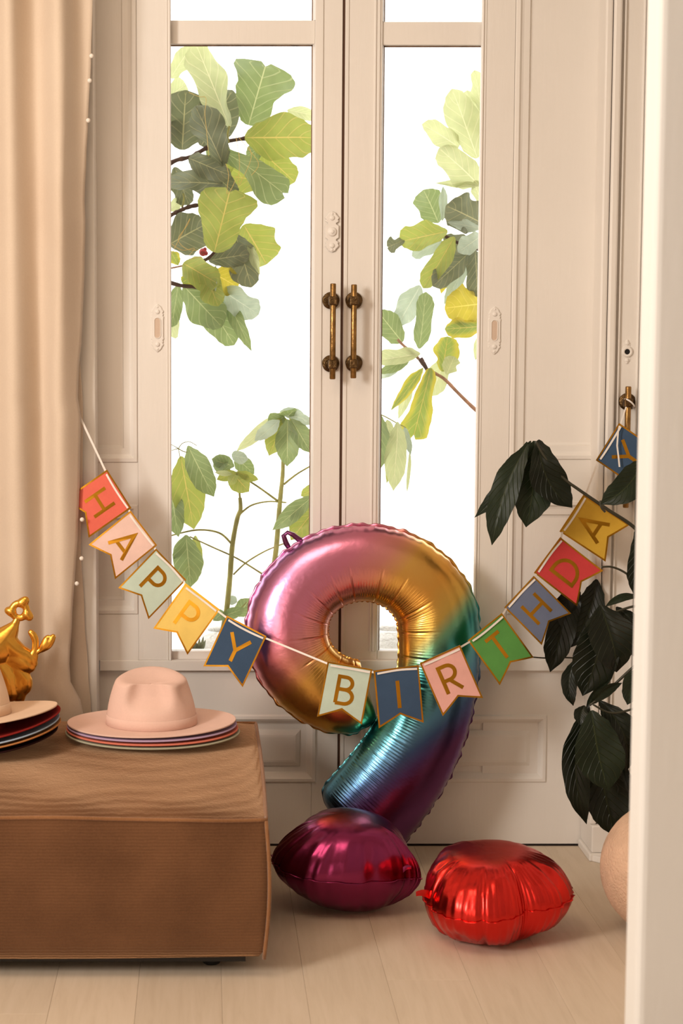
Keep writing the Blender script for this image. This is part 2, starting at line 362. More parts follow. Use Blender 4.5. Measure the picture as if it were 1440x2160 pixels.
# ------------------------------------------------------------------ shutters, casings
YS = D - .022                                # front face of the shutters
sx = lambda x: XX(x, YS)
sz = lambda y: ZZ(y, YS)
PANEL = [(0, 0), (.003, .004), (.012, .005), (.018, -.001), (.024, -.003), (.040, -.004), (.043, -.010), (.050, -.011)]
def clip_ring(b, x0, x1, z0, z1, prof, Y, side):
    """moulding on three sides of a panel whose outer stile is covered: side 'L' has the moulding only on the right"""
    rings = []
    for d, h in prof:
        a, c = (x0, x1 - d) if side == 'L' else (x0 + d, x1)
        rings.append([(a, Y - h, z0 + d), (c, Y - h, z0 + d), (c, Y - h, z1 - d), (a, Y - h, z1 - d)])
    b.loft(rings, True, False, True)
def shutter(name, label, xa, xb, px_in, stile, side):
    s = thing(name, ((xa + xb) / 2, YS, z_sill), label, 'shutter', kind='structure')
    z_top = ZT - .02
    o1b, o2t, o2b = (sz(976), sz(1064), sz(1296)) if side == 'L' else (sz(970), sz(1056), sz(1296))
    x_free = px_in                             # edge of the panels next to the stile
    bx('stile', s, min(stile), max(stile), YS, D - .002, z_sill, z_top)
    lo, hi = (xa - .012, x_free) if side == 'L' else (x_free, xb + .014)
    bx('rail', s, lo, hi, YS, D - .002, o2t, o1b, bevel=.0005)
    bx('rail', s, lo, hi, YS, D - .002, z_sill, o2b, bevel=.0005)
    for z0, z1 in ((o1b, z_top), (o2b, o2t)):
        b = MB(); clip_ring(b, lo, hi, z0, z1, PANEL, YS, side); put('panel', b.mesh('panel', M_paint), s)
    # closing bead along the glass
    e = stile[1] if side == 'L' else stile[0]
    for k, (wd, h) in enumerate(((.004, .004), (.004, .002))):
        xo = e - .0035 - .0075 * k if side == 'L' else e + .0035 + .0075 * k
        bx('edge_bead', s, xo - wd / 2, xo + wd / 2, YS - h, YS + .001, z_sill, z_top, bevel=.001)
    return s
sh_l = shutter('trim_4', 'cream panelled shutter left of the glass, next to the curtain', XL + .003, sx(361), sx(290), (sx(290), sx(361)), 'L')
sh_r = shutter('trim_5', 'cream panelled shutter right of the glass, next to the potted plant', sx(1007), XRc - .005, sx(1077), (sx(1007), sx(1077)), 'R')
# casings
cl = MB(); cl.box(XL - .09, XL, WF - .018, D + .05, 0, ZT + .08)
tag(put('trim_1', cl.mesh('trim_1', M_paint, bevel=.003)), 'cream door casing behind the edge of the curtain', 'casing', kind='structure')
YCz = WF - .0
tr = thing('trim_2', (XRc, WF, 0), 'cream fluted door casing behind the potted plant', 'casing', kind='structure')
cx = lambda x: XX(x, WF - .02)
zt = ZT + .08
bx('casing_board', tr, XRc, cx(1352), WF - .004, D + .04, .1, zt)
bx('flute', tr, cx(1264), cx(1279), WF - .020, WF - .003, .1, zt, bevel=.005)
bx('flute', tr, cx(1280.5), cx(1298), WF - .024, WF - .003, .1, zt, bevel=.006)
bx('flute', tr, cx(1304), cx(1309), WF - .012, WF - .003, .1, zt, bevel=.003)
pb = MB(); pb.box(XRc - .012, cx(1360), WF - .045, D - .01, 0, .022)
pb.box(XRc - .004, cx(1360), WF - .034, D - .01, .022, .10)
put('plinth', pb.mesh('plinth', M_paint, bevel=.004), tr)
d3 = thing('door_3', (cx(1330), WF, 0), 'cream door stile with the round keyhole and brass pull', 'door', kind='structure')
bx('stile', d3, cx(1309), cx(1344), WF + .000, WF + .05, .02, zt)
bx('edge_bead', d3, cx(1344), cx(1349), WF - .012, WF + .05, .02, zt, bevel=.003)
bx('edge_bead', d3, cx(1351), cx(1362), WF - .026, WF + .05, .02, zt, bevel=.005)
bx('stile', d3, cx(1362), X1, WF - .03, WF + .085, .02, zt)
# plinth fragment with chipped left corner at the floor
pf = MB(); y0_, y1_ = WF - .075, WF - .035
pf.add([(XRc - .012, y1_, 0), (XRc + .024, y0_, 0), (cx(1362), y0_, 0), (cx(1362), y1_, 0),
        (XRc - .012, y1_, .018), (XRc + .024, y0_, .018), (cx(1362), y0_ + .006, .022), (cx(1362), y1_, .024)],
       [(0, 3, 2, 1), (4, 5, 6, 7), (0, 1, 5, 4), (1, 2, 6, 5), (2, 3, 7, 6), (3, 0, 4, 7)])
put('chipped_block', pf.mesh('chipped_block', M_paint, bevel=.003), tr)

# foreground partition, out of focus
YP = 2.75
wp = MB(); xp = XX(1346, YP + .085); wp.box(xp, 1.9, YP, YP + .085, 0, ZC)
tag(put('wall_partition', wp.mesh('wall_partition', paint('partition_paint', (.82, .815, .80, 1), .7), bevel=.012, seg=3)), 'blurred cream wall edge nearest the camera, along the right border', 'wall', kind='structure')

# ------------------------------------------------------------------ brass pulls and painted escutcheons
def pull(parent, Y, pxb, y_top, y_bot, ros, rr=18, off=.048):
    """bar centre column pxb, rosette centres ros (pixels on plane Y)"""
    k = 1 / (F_PX / Y)
    root = None
    Yb = Y - off
    zt_, zb_ = ZZ(y_top, Yb), ZZ(y_bot, Yb); xb_ = XX(pxb, Yb)
    b = MB(); r = 6.2 * k
    prof = [(zb_, r * .8), (zb_ + .002, r), (zt_ - .002, r), (zt_, r * .8)]
    b.loft([[(xb_ + rad * math.cos(2 * PI * j / 20), Yb + rad * math.sin(2 * PI * j / 20), z) for j in range(20)] for z, rad in prof], True, True, True)
    root = put('door_handle', b.mesh('door_handle', M_brass, True), parent, 'aged brass pull bar')
    for (rx_, ry_) in ros:
        c = P(rx_, ry_, Y); R_ = rr * k
        b = MB(); rings = []
        for dy, f in ((0, 1), (.004, 1), (.006, .93), (.007, .72), (.010, .66), (.012, .40), (off * .8, .34)):
            rings.append([(c.x + R_ * f * (1 + (.02 * math.sin(5 * a) if f > .9 else 0)) * math.cos(a), c.y - dy, c.z + R_ * f * math.sin(a)) for a in [2 * PI * j / 28 for j in range(28)]])
        b.loft(rings, True, True, True); put('rosette', b.mesh('rosette', M_brassd, True), root)
        q = MB(); h = 9.0 * k; zc = c.z - .0015
        q.box(xb_ - h, xb_ + h, Yb - h, Yb + h * 1.3, zc - h, zc + h); put('clamp', q.mesh('clamp', M_brassd, bevel=h * .28), root)
    return root
YD = D - .003
pull(door_l, YD, 701.5, 598, 800, ((697.5, 634), (697, 767)))
pull(door_r, YD, 745.5, 600, 798, ((746, 634), (746, 766)))
pull(d3, WF - .003, 1327, 815, 1071, ((1322, 847), (1321, 1043)), rr=18)
def escutcheon(parent, cpx, cpy, hh, hw, Y, kind, label):
    """floral plate painted over with the door; hh, hw half height and half width in pixels"""
    k = 1 / (F_PX / Y); c = P(cpx, cpy, Y); n = 64
    def half(t):      # t 0..1 from tip to tip -> half width factor
        u = abs(2 * t - 1)
        if kind == 'round': tab = [(0, 1), (.25, .95), (.42, .62), (.5, .42), (.58, .66), (.66, .56), (.74, .66), (.82, .35), (.92, .30), (1, .04)]
        elif kind == 'slot': tab = [(0, .92), (.38, .92), (.46, 1.0), (.52, .78), (.58, .95), (.64, .72), (.70, .98), (.78, .70), (.86, .62), (.94, .34), (1, .05)]
        else: tab = [(0, .95), (.30, .95), (.36, .62), (.44, .56), (.52, .95), (.60, .80), (.68, 1.0), (.78, .78), (.86, .55), (.93, .5), (1, .06)]
        return lerp_table(tab, u)
    pts = []
    for i in range(n + 1): t = i / n; pts.append((half(t) * hw * k, (2 * t - 1) * hh * k))
    outline = pts + [(-x, z) for x, z in reversed(pts)]
    b = MB()
    b.loft([[(c.x + x * f, c.y - d, c.z + z * (1 - (1 - f) * .35)) for x, z in outline] for f, d in ((1, -.001), (1, .0028), (.90, .0045))], True, False, True)
    pl_ = put('escutcheon', b.mesh('escutcheon', M_paint), parent, label)
    def disc(name, z, r, d0, d1, mat, sxz=(1, 1), hole=None):
        q = MB(); A = [2 * PI * j / 24 for j in range(24)]
        prof = [(1, 0), (1, .6), (.85, 1)] if hole is None else [(1, 0), (1, .7), (.9, 1), (hole * 1.12, 1), (hole, .7), (hole, -.2)]
        q.loft([[(c.x + r * f * k * math.cos(a) * sxz[0], c.y - d0 - (d1 - d0) * h, c.z + z * k + r * f * k * math.sin(a) * sxz[1]) for a in A] for f, h in prof], True, False, hole is None)
        put(name, q.mesh(name, mat, True), pl_)
    for s in (-1, 1):
        disc('rosebud', s * hh * .68, hw * .34, .0045, .0075, M_paint)
        disc('rosebud', s * hh * .88, hw * .18, .0040, .006, M_paint)
    if kind == 'slot':
        q = MB(); r = hw * .42; L = hh * .30
        ring = lambda f, d: [(c.x + r * f * k * math.cos(a), c.y - d, c.z + (r * f * math.sin(a) + (L if math.sin(a) >= 0 else -L)) * k) for a in [2 * PI * (j + .5) / 32 for j in range(32)]]
        q.loft([ring(1.25, .0045), ring(1.2, .0065), ring(1.05, .0065), ring(.95, .0047)], True, False, False); put('slot_rim', q.mesh('slot_rim', M_paint, False), pl_)
        q = MB(); q.loft([ring(1.0, .0046), ring(.9, .0048)], True, False, True); put('slot', q.mesh('slot', M_slot), pl_, 'recessed finger slot')
    elif kind == 'boss':
        disc('boss', 0, hw * .62, .0045, .009, M_paint); disc('boss_pin', 0, hw * .26, .009, .011, M_paint)
    else:
        disc('keyhole_ring', 0, hw * .92, .0045, .009, M_paint, hole=.52)
        disc('keyhole', 0, hw * .50, .0046, .0052, M_hole)
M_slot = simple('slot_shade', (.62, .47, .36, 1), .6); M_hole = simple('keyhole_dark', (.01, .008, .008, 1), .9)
escutcheon(door_l, 700, 489, 42, 15, YD, 'boss', 'painted floral plate with a round boss')
escutcheon(sh_l, 332, 692, 50, 14, YS, 'slot', 'painted floral plate with an oval slot')
escutcheon(sh_r, 1042, 697, 50, 14, YS, 'slot', 'painted floral plate with an oval slot')
escutcheon(d3, 1321.5, 742, 26, 12, WF - .001, 'round', 'painted floral plate with a black keyhole')

# ------------------------------------------------------------------ curtain
cur = thing('curtain', (XX(60, 4.9), 4.9, 0), 'warm beige floor-length curtain with white pompom edge at far left', 'curtain')
EDGE = [(-1400, 196), (-60, 196), (0, 195), (120, 192), (250, 186), (330, 182), (420, 178), (470, 180), (560, 178), (700, 173), (780, 166), (830, 163), (880, 170), (980, 168), (1150, 163), (1200, 158), (1300, 152), (1400, 146), (1425, 146), (1500, 176), (1620, 190), (2000, 190)]
def sheet(name, left, edge, phase_fn, y_top, y_bot, parent, nx=56, ny=70, thick=.0025):
    b = MB(); vs = []
    for j in range(ny + 1):
        y = y_top + (y_bot - y_top) * j / ny
        xr = smooth_table(edge, y) if isinstance(edge, list) else edge(y); xl = left(y)
        for i in range(nx + 1):
            x = xl + (xr - xl) * i / nx; vs.append(P(x, y, phase_fn(x, y, i / nx)))
    fs = [(j * (nx + 1) + i, j * (nx + 1) + i + 1, (j + 1) * (nx + 1) + i + 1, (j + 1) * (nx + 1) + i) for j in range(ny) for i in range(nx)]
    b.add(vs, fs); o = put(name, b.mesh(name, M_curt, True), parent)
    md = o.modifiers.new('s', 'SOLIDIFY'); md.thickness = thick; md.offset = 0
    return o
def fold(x, y, u):
    xs = x - 16 * (y / 1000)                                    # folds drift to the right as they fall
    a = .044 if y < 1420 else .028
    f = -math.cos(2 * PI * (xs - 20) / 104) + .10 * math.cos(4 * PI * (xs - 40) / 104 + y / 500)
    tw = .006 * math.sin(y / 170 + x / 60)
    edge_in = max(0, (u - .93) / .07)
    return 4.895 + a * f * .8 * (1 - .6 * max(0, (u - .86) / .14)) + tw + .030 * max(0, (u - .86) / .14)
sheet('drape', lambda y: -190, EDGE, fold, -620, 2000, cur)
B_EDGE = [(700, 166), (880, 175), (1000, 174), (1150, 170), (1300, 178), (1420, 186), (1500, 192), (1620, 194), (2000, 194)]
sheet('drape', lambda y: 120, B_EDGE, lambda x, y, u: 4.977 + .005 * math.sin(x / 9) - .003 * u, 760, 2000, cur, 20, 50)
for (px, py) in ((193, 118), (189, 170), (186, 254), (173, 1096), (172, 1178), (162, 1231)):
    q = MB(); q.sphere(P(px, py, 4.915), .0062, 12, 8); put('pompom', q.mesh('pompom', simple('pompom_white', (.85, .78, .70, 1), .9) if 'pompom_white' not in bpy.data.materials else bpy.data.materials['pompom_white'], True), cur, 'small white pompom')

# ------------------------------------------------------------------ birthday garland
M_gold = simple('gold_foil_print', (.56, .265, .022, 1), .28, 1, var=.25, scale=9)
M_rib = simple('white_satin_ribbon', (.86, .80, .74, 1), .45)
FC = {k: simple('card_' + k.replace(' ', '_'), c, .75, var=.04, scale=30, bump=.12, bscale=500, spec=.25) for k, c in {
    'coral': (.80, .155, .105, 1), 'pale pink': (.84, .58, .50, 1), 'pink': (.80, .42, .36, 1), 'mint': (.55, .66, .55, 1), 'yellow': (.88, .62, .16, 1), 'navy': (.045, .085, .155, 1),
    'green': (.10, .30, .065, 1), 'slate': (.14, .165, .25, 1), 'red': (.62, .055, .055, 1), 'mustard': (.62, .37, .04, 1)}.items()}
def Yg(px): return smooth_table([(160, 4.952), (400, 4.93), (520, 4.86), (640, 4.775), (900, 4.765), (1010, 4.80), (1100, 4.90), (1200, 4.93), (1400, 4.93)], px)
def arc(cx_, cy_, rx_, ry_, a0, a1, n=12): return [(cx_ + rx_ * math.cos(math.radians(a0 + (a1 - a0) * i / n)), cy_ + ry_ * math.sin(math.radians(a0 + (a1 - a0) * i / n))) for i in range(n + 1)]
GL = {
 'H': (.72, [[(0, 0), (0, 1)], [(.72, 0), (.72, 1)], [(0, .5), (.72, .5)]]),
 'A': (.84, [[(0, 0), (.42, 1), (.84, 0)], [(.15, .30), (.69, .30)]]),
 'P': (.56, [[(0, 0), (0, 1), (.27, 1)] + arc(.27, .72, .29, .28, 90, -90) + [(0, .44)]]),
 'Y': (.80, [[(0, 1), (.40, .44), (.80, 1)], [(.40, .47), (.40, 0)]]),
 'B': (.60, [[(0, 0), (0, 1), (.27, 1)] + arc(.27, .765, .25, .235, 90, -90) + [(0, .53)], [(0, .53), (.30, .53)] + arc(.30, .265, .30, .265, 90, -90) + [(0, 0)]]),
 'I': (.0, [[(0, 0), (0, 1)]]),
 'R': (.58, [[(0, 0), (0, 1), (.27, 1)] + arc(.27, .735, .28, .265, 90, -90) + [(0, .47)], [(.24, .47), (.58, 0)]]),
 'T': (.66, [[(0, 1), (.66, 1)], [(.33, 1), (.33, 0)]]),
 'D': (.70, [[(0, 0), (0, 1), (.20, 1)] + arc(.20, .5, .50, .5, 90, -90) + [(0, 0)]]),
}
def stroke(path, wd):
    """mitred outline of a poly-line -> list of left, right points"""
    pp = [path[0]]
    for p in path[1:]:
        if math.hypot(p[0] - pp[-1][0], p[1] - pp[-1][1]) > 1e-4: pp.append(p)
    path = pp; L, R = [], []; closed = math.hypot(path[0][0] - path[-1][0], path[0][1] - path[-1][1]) < 1e-4; pts = path[:-1] if closed else path
    m = len(pts)
    for i in range(m):
        p = Vector(pts[i]); a = Vector(pts[i - 1]) if (i or closed) else None; c = Vector(pts[(i + 1) % m]) if (i < m - 1 or closed) else None
        d1 = (p - a).normalized() if a is not None else (c - p).normalized(); d2 = (c - p).normalized() if c is not None else d1
        n1 = Vector((-d1.y, d1.x)); n2 = Vector((-d2.y, d2.x)); n = (n1 + n2)
        n = n1 if n.length < .1 else n.normalized(); s = wd / 2 / max(.35, n.dot(n1)); L.append(p + n * s); R.append(p - n * s)
    if closed: L.append(L[0]); R.append(R[0])
    return L, R
gar = thing('birthday_garland', P(740, 1400, 4.77), 'pennant garland spelling HAPPY BIRTHDAY, strung from the curtain to the right brass pull', 'garland')
FLAGS = [('H', 'coral', (226, 992), (277, 1070), (187, 1136), (135, 1052)), ('A', 'pale pink', (276, 1077), (331, 1150), (243, 1222), (186, 1149)),
 ('P', 'mint', (329, 1157), (393, 1223), (313, 1306), (249, 1240)), ('P', 'yellow', (392, 1230), (463, 1286), (396, 1381), (322, 1326)),
 ('Y', 'navy', (479, 1299), (562, 1341), (512, 1450), (428, 1405)), ('B', 'mint', (690, 1396), (786, 1411), (762, 1529), (669, 1511)),
 ('I', 'navy', (787, 1414), (883, 1403), (893, 1524), (799, 1537)), ('R', 'pink', (884, 1398), (970, 1361), (1018, 1472), (934, 1511)),
 ('T', 'green', (986, 1351), (1058, 1293), (1125, 1387), (1053, 1445)), ('H', 'slate', (1062, 1282), (1126, 1214), (1204, 1295), (1143, 1360)),
 ('D', 'red', (1125, 1208), (1181, 1133), (1272, 1204), (1217, 1279)), ('A', 'mustard', (1182, 1121), (1228, 1043), (1330, 1107), (1274, 1185)),
 ('Y', 'navy', (1256, 971), (1305, 892), (1397, 956), (1348, 1034))]
LW = {'H': 'coral pennant with gold letter H'}
rib = []
for fi, (ch, colr, TL, TR, BR, BL) in enumerate(FLAGS):
    tilt = (-.006, .004, -.004, .006, .003, -.005, .004, -.003, .006, -.006, .003, -.004, .0)[fi]
    pTL, pTR = P(*TL, Yg(TL[0])), P(*TR, Yg(TR[0])); Ym = (Yg(TL[0]) + Yg(TR[0])) / 2
    pBL, pBR = P(*BL, Ym + tilt), P(*BR, Ym + tilt)
    dn = ((pBL - pTL) + (pBR - pTR)) / 2; ac = ((pTR - pTL) + (pBR - pBL)) / 2
    O = (pTL + pTR + pBL + pBR) / 4 - ac / 2 - dn / 2
    Wd, Hd = ac.length, dn.length; nrm = ac.cross(dn).normalized()
    if nrm.y > 0: nrm = -nrm
    def Q(u, v, h=0): return O + ac * u + dn * v + nrm * h         # u,v in 0..1
    shape = [(0, 0), (1, 0), (1, 1), (.5, .80), (0, 1)]
    t_ = .0006
    b = MB(); n0 = 12
    # card body gently bowed
    def bow(u, v): return .004 * math.sin(PI * u) * v + (.0015 * math.sin(fi * 2.1 + 4 * v))
    rows = []
    nu, nv = 10, 8
    vs = []
    for side in (0, 1):
        for j in range(nv + 1):
            for i in range(nu + 1):
                u = i / nu; vend = 1 - .20 * (1 - abs(2 * u - 1)); v = vend * j / nv
                vs.append(Q(u, v, bow(u, v) + (t_ if side else -t_)))
    st = (nu + 1) * (nv + 1); fs = []
    for side in (0, 1):
        for j in range(nv):
            for i in range(nu):
                a = side * st + j * (nu + 1) + i; fs.append((a, a + 1, a + nu + 2, a + nu + 1))
    rim = [i for i in range(nu + 1)] + [j * (nu + 1) + nu for j in range(1, nv + 1)] + [nv * (nu + 1) + i for i in range(nu - 1, -1, -1)] + [j * (nu + 1) for j in range(nv - 1, 0, -1)]
    for a, c in zip(rim, rim[1:] + rim[:1]): fs.append((a, c, c + st, a + st))
    b.add(vs, fs)
    fo = put('flag', b.mesh('flag', FC[colr]), gar, f'{colr} pennant with gold letter {ch}')
    # gold border
    bw = 3.4 / 120
    ins = []
    op = []
    for i in range(nu + 1): op.append((i / nu, 0))
    for j in range(1, nv + 1): op.append((1, j / nv))
    for i in range(nu - 1, -1, -1): op.append((i / nu, 1 - .2 * (1 - abs(2 * i / nu - 1))))
    for j in range(nv - 1, 0, -1): op.append((0, j / nv))
    def inset(u, v):
        au = bw * 1.25
        uu = min(max(u, au), 1 - au); vend = 1 - .20 * (1 - abs(2 * uu - 1)) - bw * 1.15
        if abs(u - .5) < .01 and v > .5: vend -= bw * .1
        return uu, min(max(v, bw), vend)
    q = MB(); outer = [Q(u, v, bow(u, v) + t_ + .0001) for u, v in op]; inner = [Q(*inset(u, v), bow(*inset(u, v)) + t_ + .00012) for u, v in op]
    outer_hi = [Q(u, v, bow(u, v) + t_ + .0004) for u, v in op]; inner_hi = [Q(*inset(u, v), bow(*inset(u, v)) + t_ + .0004) for u, v in op]
    q.loft([outer, outer_hi, inner_hi, inner], True); put('border', q.mesh('border', M_gold), fo)
    # letter
    gw, paths = GL[ch]; lh = .47; sc_ = lh * Hd
    cu, cv = .5, .455
    q = MB()
    for path in paths:
        L, R = stroke(path, .138)
        def W3(p, h):
            u = cu + (p[0] - gw / 2) * sc_ / Wd; v = cv + (.5 - p[1]) * lh
            return Q(u, v, bow(u, v) + h)
        lo_, hi_ = t_ + .0001, t_ + .0008
        rings = [[W3(l, lo_), W3(l, hi_), W3(r, hi_), W3(r, lo_)] for l, r in zip(L, R)]
        q.loft(rings, True, True, True)
    put('letter', q.mesh('letter', M_gold), fo, f'gold letter {ch}')
    # ribbon across the top of the card
    ra, rb_ = (.075, .05), (.955, .06)
    pts = [Q(ra[0] + (rb_[0] - ra[0]) * k / 8, .058 + .018 * math.sin(PI * k / 8) * math.sin(fi * 1.7 + 1), .0030 + .001 * math.sin(k)) for k in range(9)]
    q = MB(); dv = dn.normalized() * (.0027)
    q.loft([[p - dv, p - dv + nrm * .0006, p + dv + nrm * .0006, p + dv] for p in pts], True, True, True); put('ribbon', q.mesh('ribbon', M_rib), fo, 'white satin ribbon')
    rib.append((Q(.04, .045, -.0015), Q(.96, .045, -.0015)))
def band(p, q_, wd, sag=0):
    b = MB(); n = 8; d = (q_ - p).normalized(); up = Vector((0, -1, 0)).cross(d).normalized() * wd
    rings = []
    for i in range(n + 1):
        t = i / n; c = p.lerp(q_, t) + Vector((0, 0, -sag * 4 * t * (1 - t)))
        rings.append([c - up, c - up + Vector((0, -.0006, 0)), c + up + Vector((0, -.0006, 0)), c + up])
    b.loft(rings, True, True, True); return put('ribbon', b.mesh('ribbon', M_rib), gar, 'white satin ribbon')
band(P(168, 878, 4.945), rib[0][0], .0028)
for (a, b_) in zip(rib, rib[1:]): band(a[1], b_[0], .0026 if (b_[0] - a[1]).length < .3 else .0022)
# ribbon end tied round the right-hand pull, with a loose tail over the last card
tip = P(1320, 858, 4.94)
band(rib[-1][1], tip, .0018)
b = MB(); cpt = P(1327, 850, 4.957)
b.tube([cpt + Vector((.013 * math.cos(a), -.013 * math.sin(a) + .0, .010 * math.cos(a) * -1 + .004 * math.sin(a))) for a in [2 * PI * k / 16 for k in range(17)]], .0024, 6); put('ribbon', b.mesh('ribbon', M_rib, True), gar, 'white satin ribbon')
tail = [P(x, y, 4.916) for x, y in ((1306, 898), (1303, 912), (1301, 940), (1304, 965), (1306, 985))]
b = MB(); b.loft([[p + Vector((-.0022, 0, 0)), p + Vector((-.0022, -.0006, 0)), p + Vector((.0022, -.0006, 0)), p + Vector((.0022, 0, 0))] for p in tail], True, True, True); put('ribbon', b.mesh('ribbon', M_rib), gar, 'white satin ribbon')

# ------------------------------------------------------------------ number balloon
RB = [(0, (.36, .15, .38, 1)), (.10, (.62, .26, .46, 1)), (.24, (.76, .26, .40, 1)), (.34, (.78, .32, .28, 1)), (.42, (.80, .46, .12, 1)), (.54, (.74, .38, .08, 1)), (.63, (.62, .42, .10, 1)),
      (.675, (.20, .42, .24, 1)), (.72, (.07, .36, .34, 1)), (.785, (.12, .38, .42, 1)), (.84, (.10, .24, .37, 1)), (.90, (.055, .09, .20, 1)), (.96, (.09, .045, .15, 1)), (1, (.12, .04, .13, 1))]
M_nine = foil('rainbow_foil', rough=.27, stops=RB)
def gradv(px, py): return (.75 * px + .66 * py - 1180) / (1760 - 1180) + .00055 * max(0, py - 1500)
SP = [(738, 1752, 103), (772, 1712, 103), (815, 1660, 101), (858, 1598, 98), (893, 1530, 92), (915, 1460, 87), (925, 1390, 85)]
for a in range(10, 251, 20):                   # bowl, counter-clockwise from the right
    t = math.radians(a); SP.append((765 + 160 * math.cos(t), 1330 - 143 * math.sin(t), 87 - 7 * abs(math.sin(t))))
SP += [(760, 1468, 78), (780, 1464, 77)]
spine = catmull(SP, 40)
def Yn(py): return 4.955 + .05 * (1450 - py) / 350
ns = len(spine); NC = 44
cum = [0]
for a, b_ in zip(spine, spine[1:]): cum.append(cum[-1] + math.hypot(b_[0] - a[0], b_[1] - a[1]))
tot = cum[-1]
random.seed(3)
cre = []; x_ = 30
while x_ < tot - 10:
    cre.append((x_, random.uniform(.45, 1) * (.35 if x_ < 330 else 1), random.uniform(1.6, 2.4))); x_ += random.uniform(40, 74)
b = MB(); rings = []; grads = []; edges_o, edges_i = [], []
for i, (px, py, hw) in enumerate(spine):
    a_, c_ = spine[max(i - 1, 0)], spine[min(i + 1, ns - 1)]
    tx, ty = c_[0] - a_[0], c_[1] - a_[1]; L = math.hypot(tx, ty); tx /= L; ty /= L
    nx_, ny_ = -ty, tx                                     # lateral direction; along this path it points to the outer side
    s = cum[i]
    e0, e1 = s, tot - s; capL = 46
    cap = 1
    if e0 < capL: cap = (1 - (1 - e0 / capL) ** 2.4) ** .5 if e0 > 0 else .0
    if e1 < capL: cap = min(cap, (1 - (1 - e1 / capL) ** 2.4) ** .5 if e1 > 0 else .0)
    cap = max(cap, .02)
    hwc = hw * (.30 + .70 * cap) if cap < 1 else hw
    in_bowl = 1
    crv = 0
    for (cs, am, wd) in cre: crv = max(crv, am * math.exp(-((s - cs) / wd) ** 2))
    fine = math.sin(s * .95 + 1.3 * math.sin(s * .11)) * .5 + .5 * math.sin(s * 1.63)
    ring = []
    for k in range(NC):
        ph = 2 * PI * k / NC; lat = math.cos(ph); dep = math.sin(ph)
        inner = max(0, -lat); outer = max(0, lat)
        wi = min(1, max(0, (inner - .05) / .75)); wo = min(1, max(0, (outer - .86) / .14))
        dd = math.copysign(abs(dep) ** .82, dep) * .80 * hw * cap
        shr = 1 - .075 * crv * wi - (.010 + .010 * (s < 380)) * fine * wi - .010 * math.sin(s * .55) * wo
        lx = lat * hwc * (1 - .012 * crv * wi - (.016 * (.5 + .5 * math.sin(s * .42)) + .01 * math.sin(s * .17)) * wo)
        qx, qy = px + nx_ * lx, py + ny_ * lx
        Yc = Yn(py) ; p3 = P(qx, qy, Yc)
        p3 = p3 + Vector((0, -1, 0)) * (dd * shr * Yc / F_PX)
        ring.append(p3); grads.append(gradv(qx, qy))
        if k == 0: edges_o.append((p3, (nx_, -ny_), s, gradv(qx, qy)))
        if k == NC // 2: edges_i.append((p3, (-nx_, ny_), s, gradv(qx, qy)))
    rings.append(ring)
b.loft(rings, True, True, True)
def with_grad(me, g):
    at = me.attributes.new('grad', 'FLOAT', 'POINT'); at.data.foreach_set('value', g[:len(me.vertices)]); return me
me9 = with_grad(b.mesh('balloon_skin', M_nine, True), grads)
nine = thing('number_balloon', P(745, 1760, 4.93), 'large rainbow foil balloon shaped as the number 9, leaning on the doors', 'balloon')
put('balloon_skin', me9, nine)
for name, ed, sgn in (('seam', edges_o, 1), ('seam', edges_i, 1)):
    q = MB(); g = []; rr = []
    lo_i = 3 if True else 0
    for p3, (dx, dz), s, gv in ed[lo_i:-3]:
        w_ = .0058 * (.70 + .45 * abs(math.sin(s * .085)) + .2 * math.sin(s * .31)) if ed is edges_o else .0030 * (1 + .4 * math.sin(s * .3))
        o3 = Vector((dx, 0, dz)) * w_ + Vector((0, .0022 * math.sin(s * .17 + 1), 0))
        i3 = Vector((dx, 0, dz)) * -.004
        rr.append([p3 + i3 + Vector((0, -.0004, 0)), p3 + o3 + Vector((0, -.0003, 0)), p3 + o3 + Vector((0, .0003, 0)), p3 + i3 + Vector((0, .0004, 0))]); g += [gv] * 4
    q.loft(rr, True, True, True); put(name, with_grad(q.mesh(name, M_nine, True), g), nine, 'crimped seam edge')
M_tab = foil('purple_tab_foil', (.20, .06, .16, 1), .3)
q = MB(); tb = [P(x, y, Yn(1150) - .004) for x, y in ((612, 1160), (603, 1146), (598, 1130), (606, 1123), (618, 1128), (630, 1138), (640, 1140), (652, 1134))]
q.tube(tb, [.006, .008, .007, .006, .007, .008, .007, .003], 8); put('valve_tab', q.mesh('valve_tab', M_tab, True), nine, 'purple hanging tab')
q = MB(); tb = [P(x, y, Yn(1150)) for x, y in ((862, 1134), (872, 1132), (882, 1138), (886, 1146))]
q.tube(tb, [.003, .006, .005, .003], 8); put('valve_tab', q.mesh('valve_tab', M_brassd, True), nine, 'gold hanging tab')

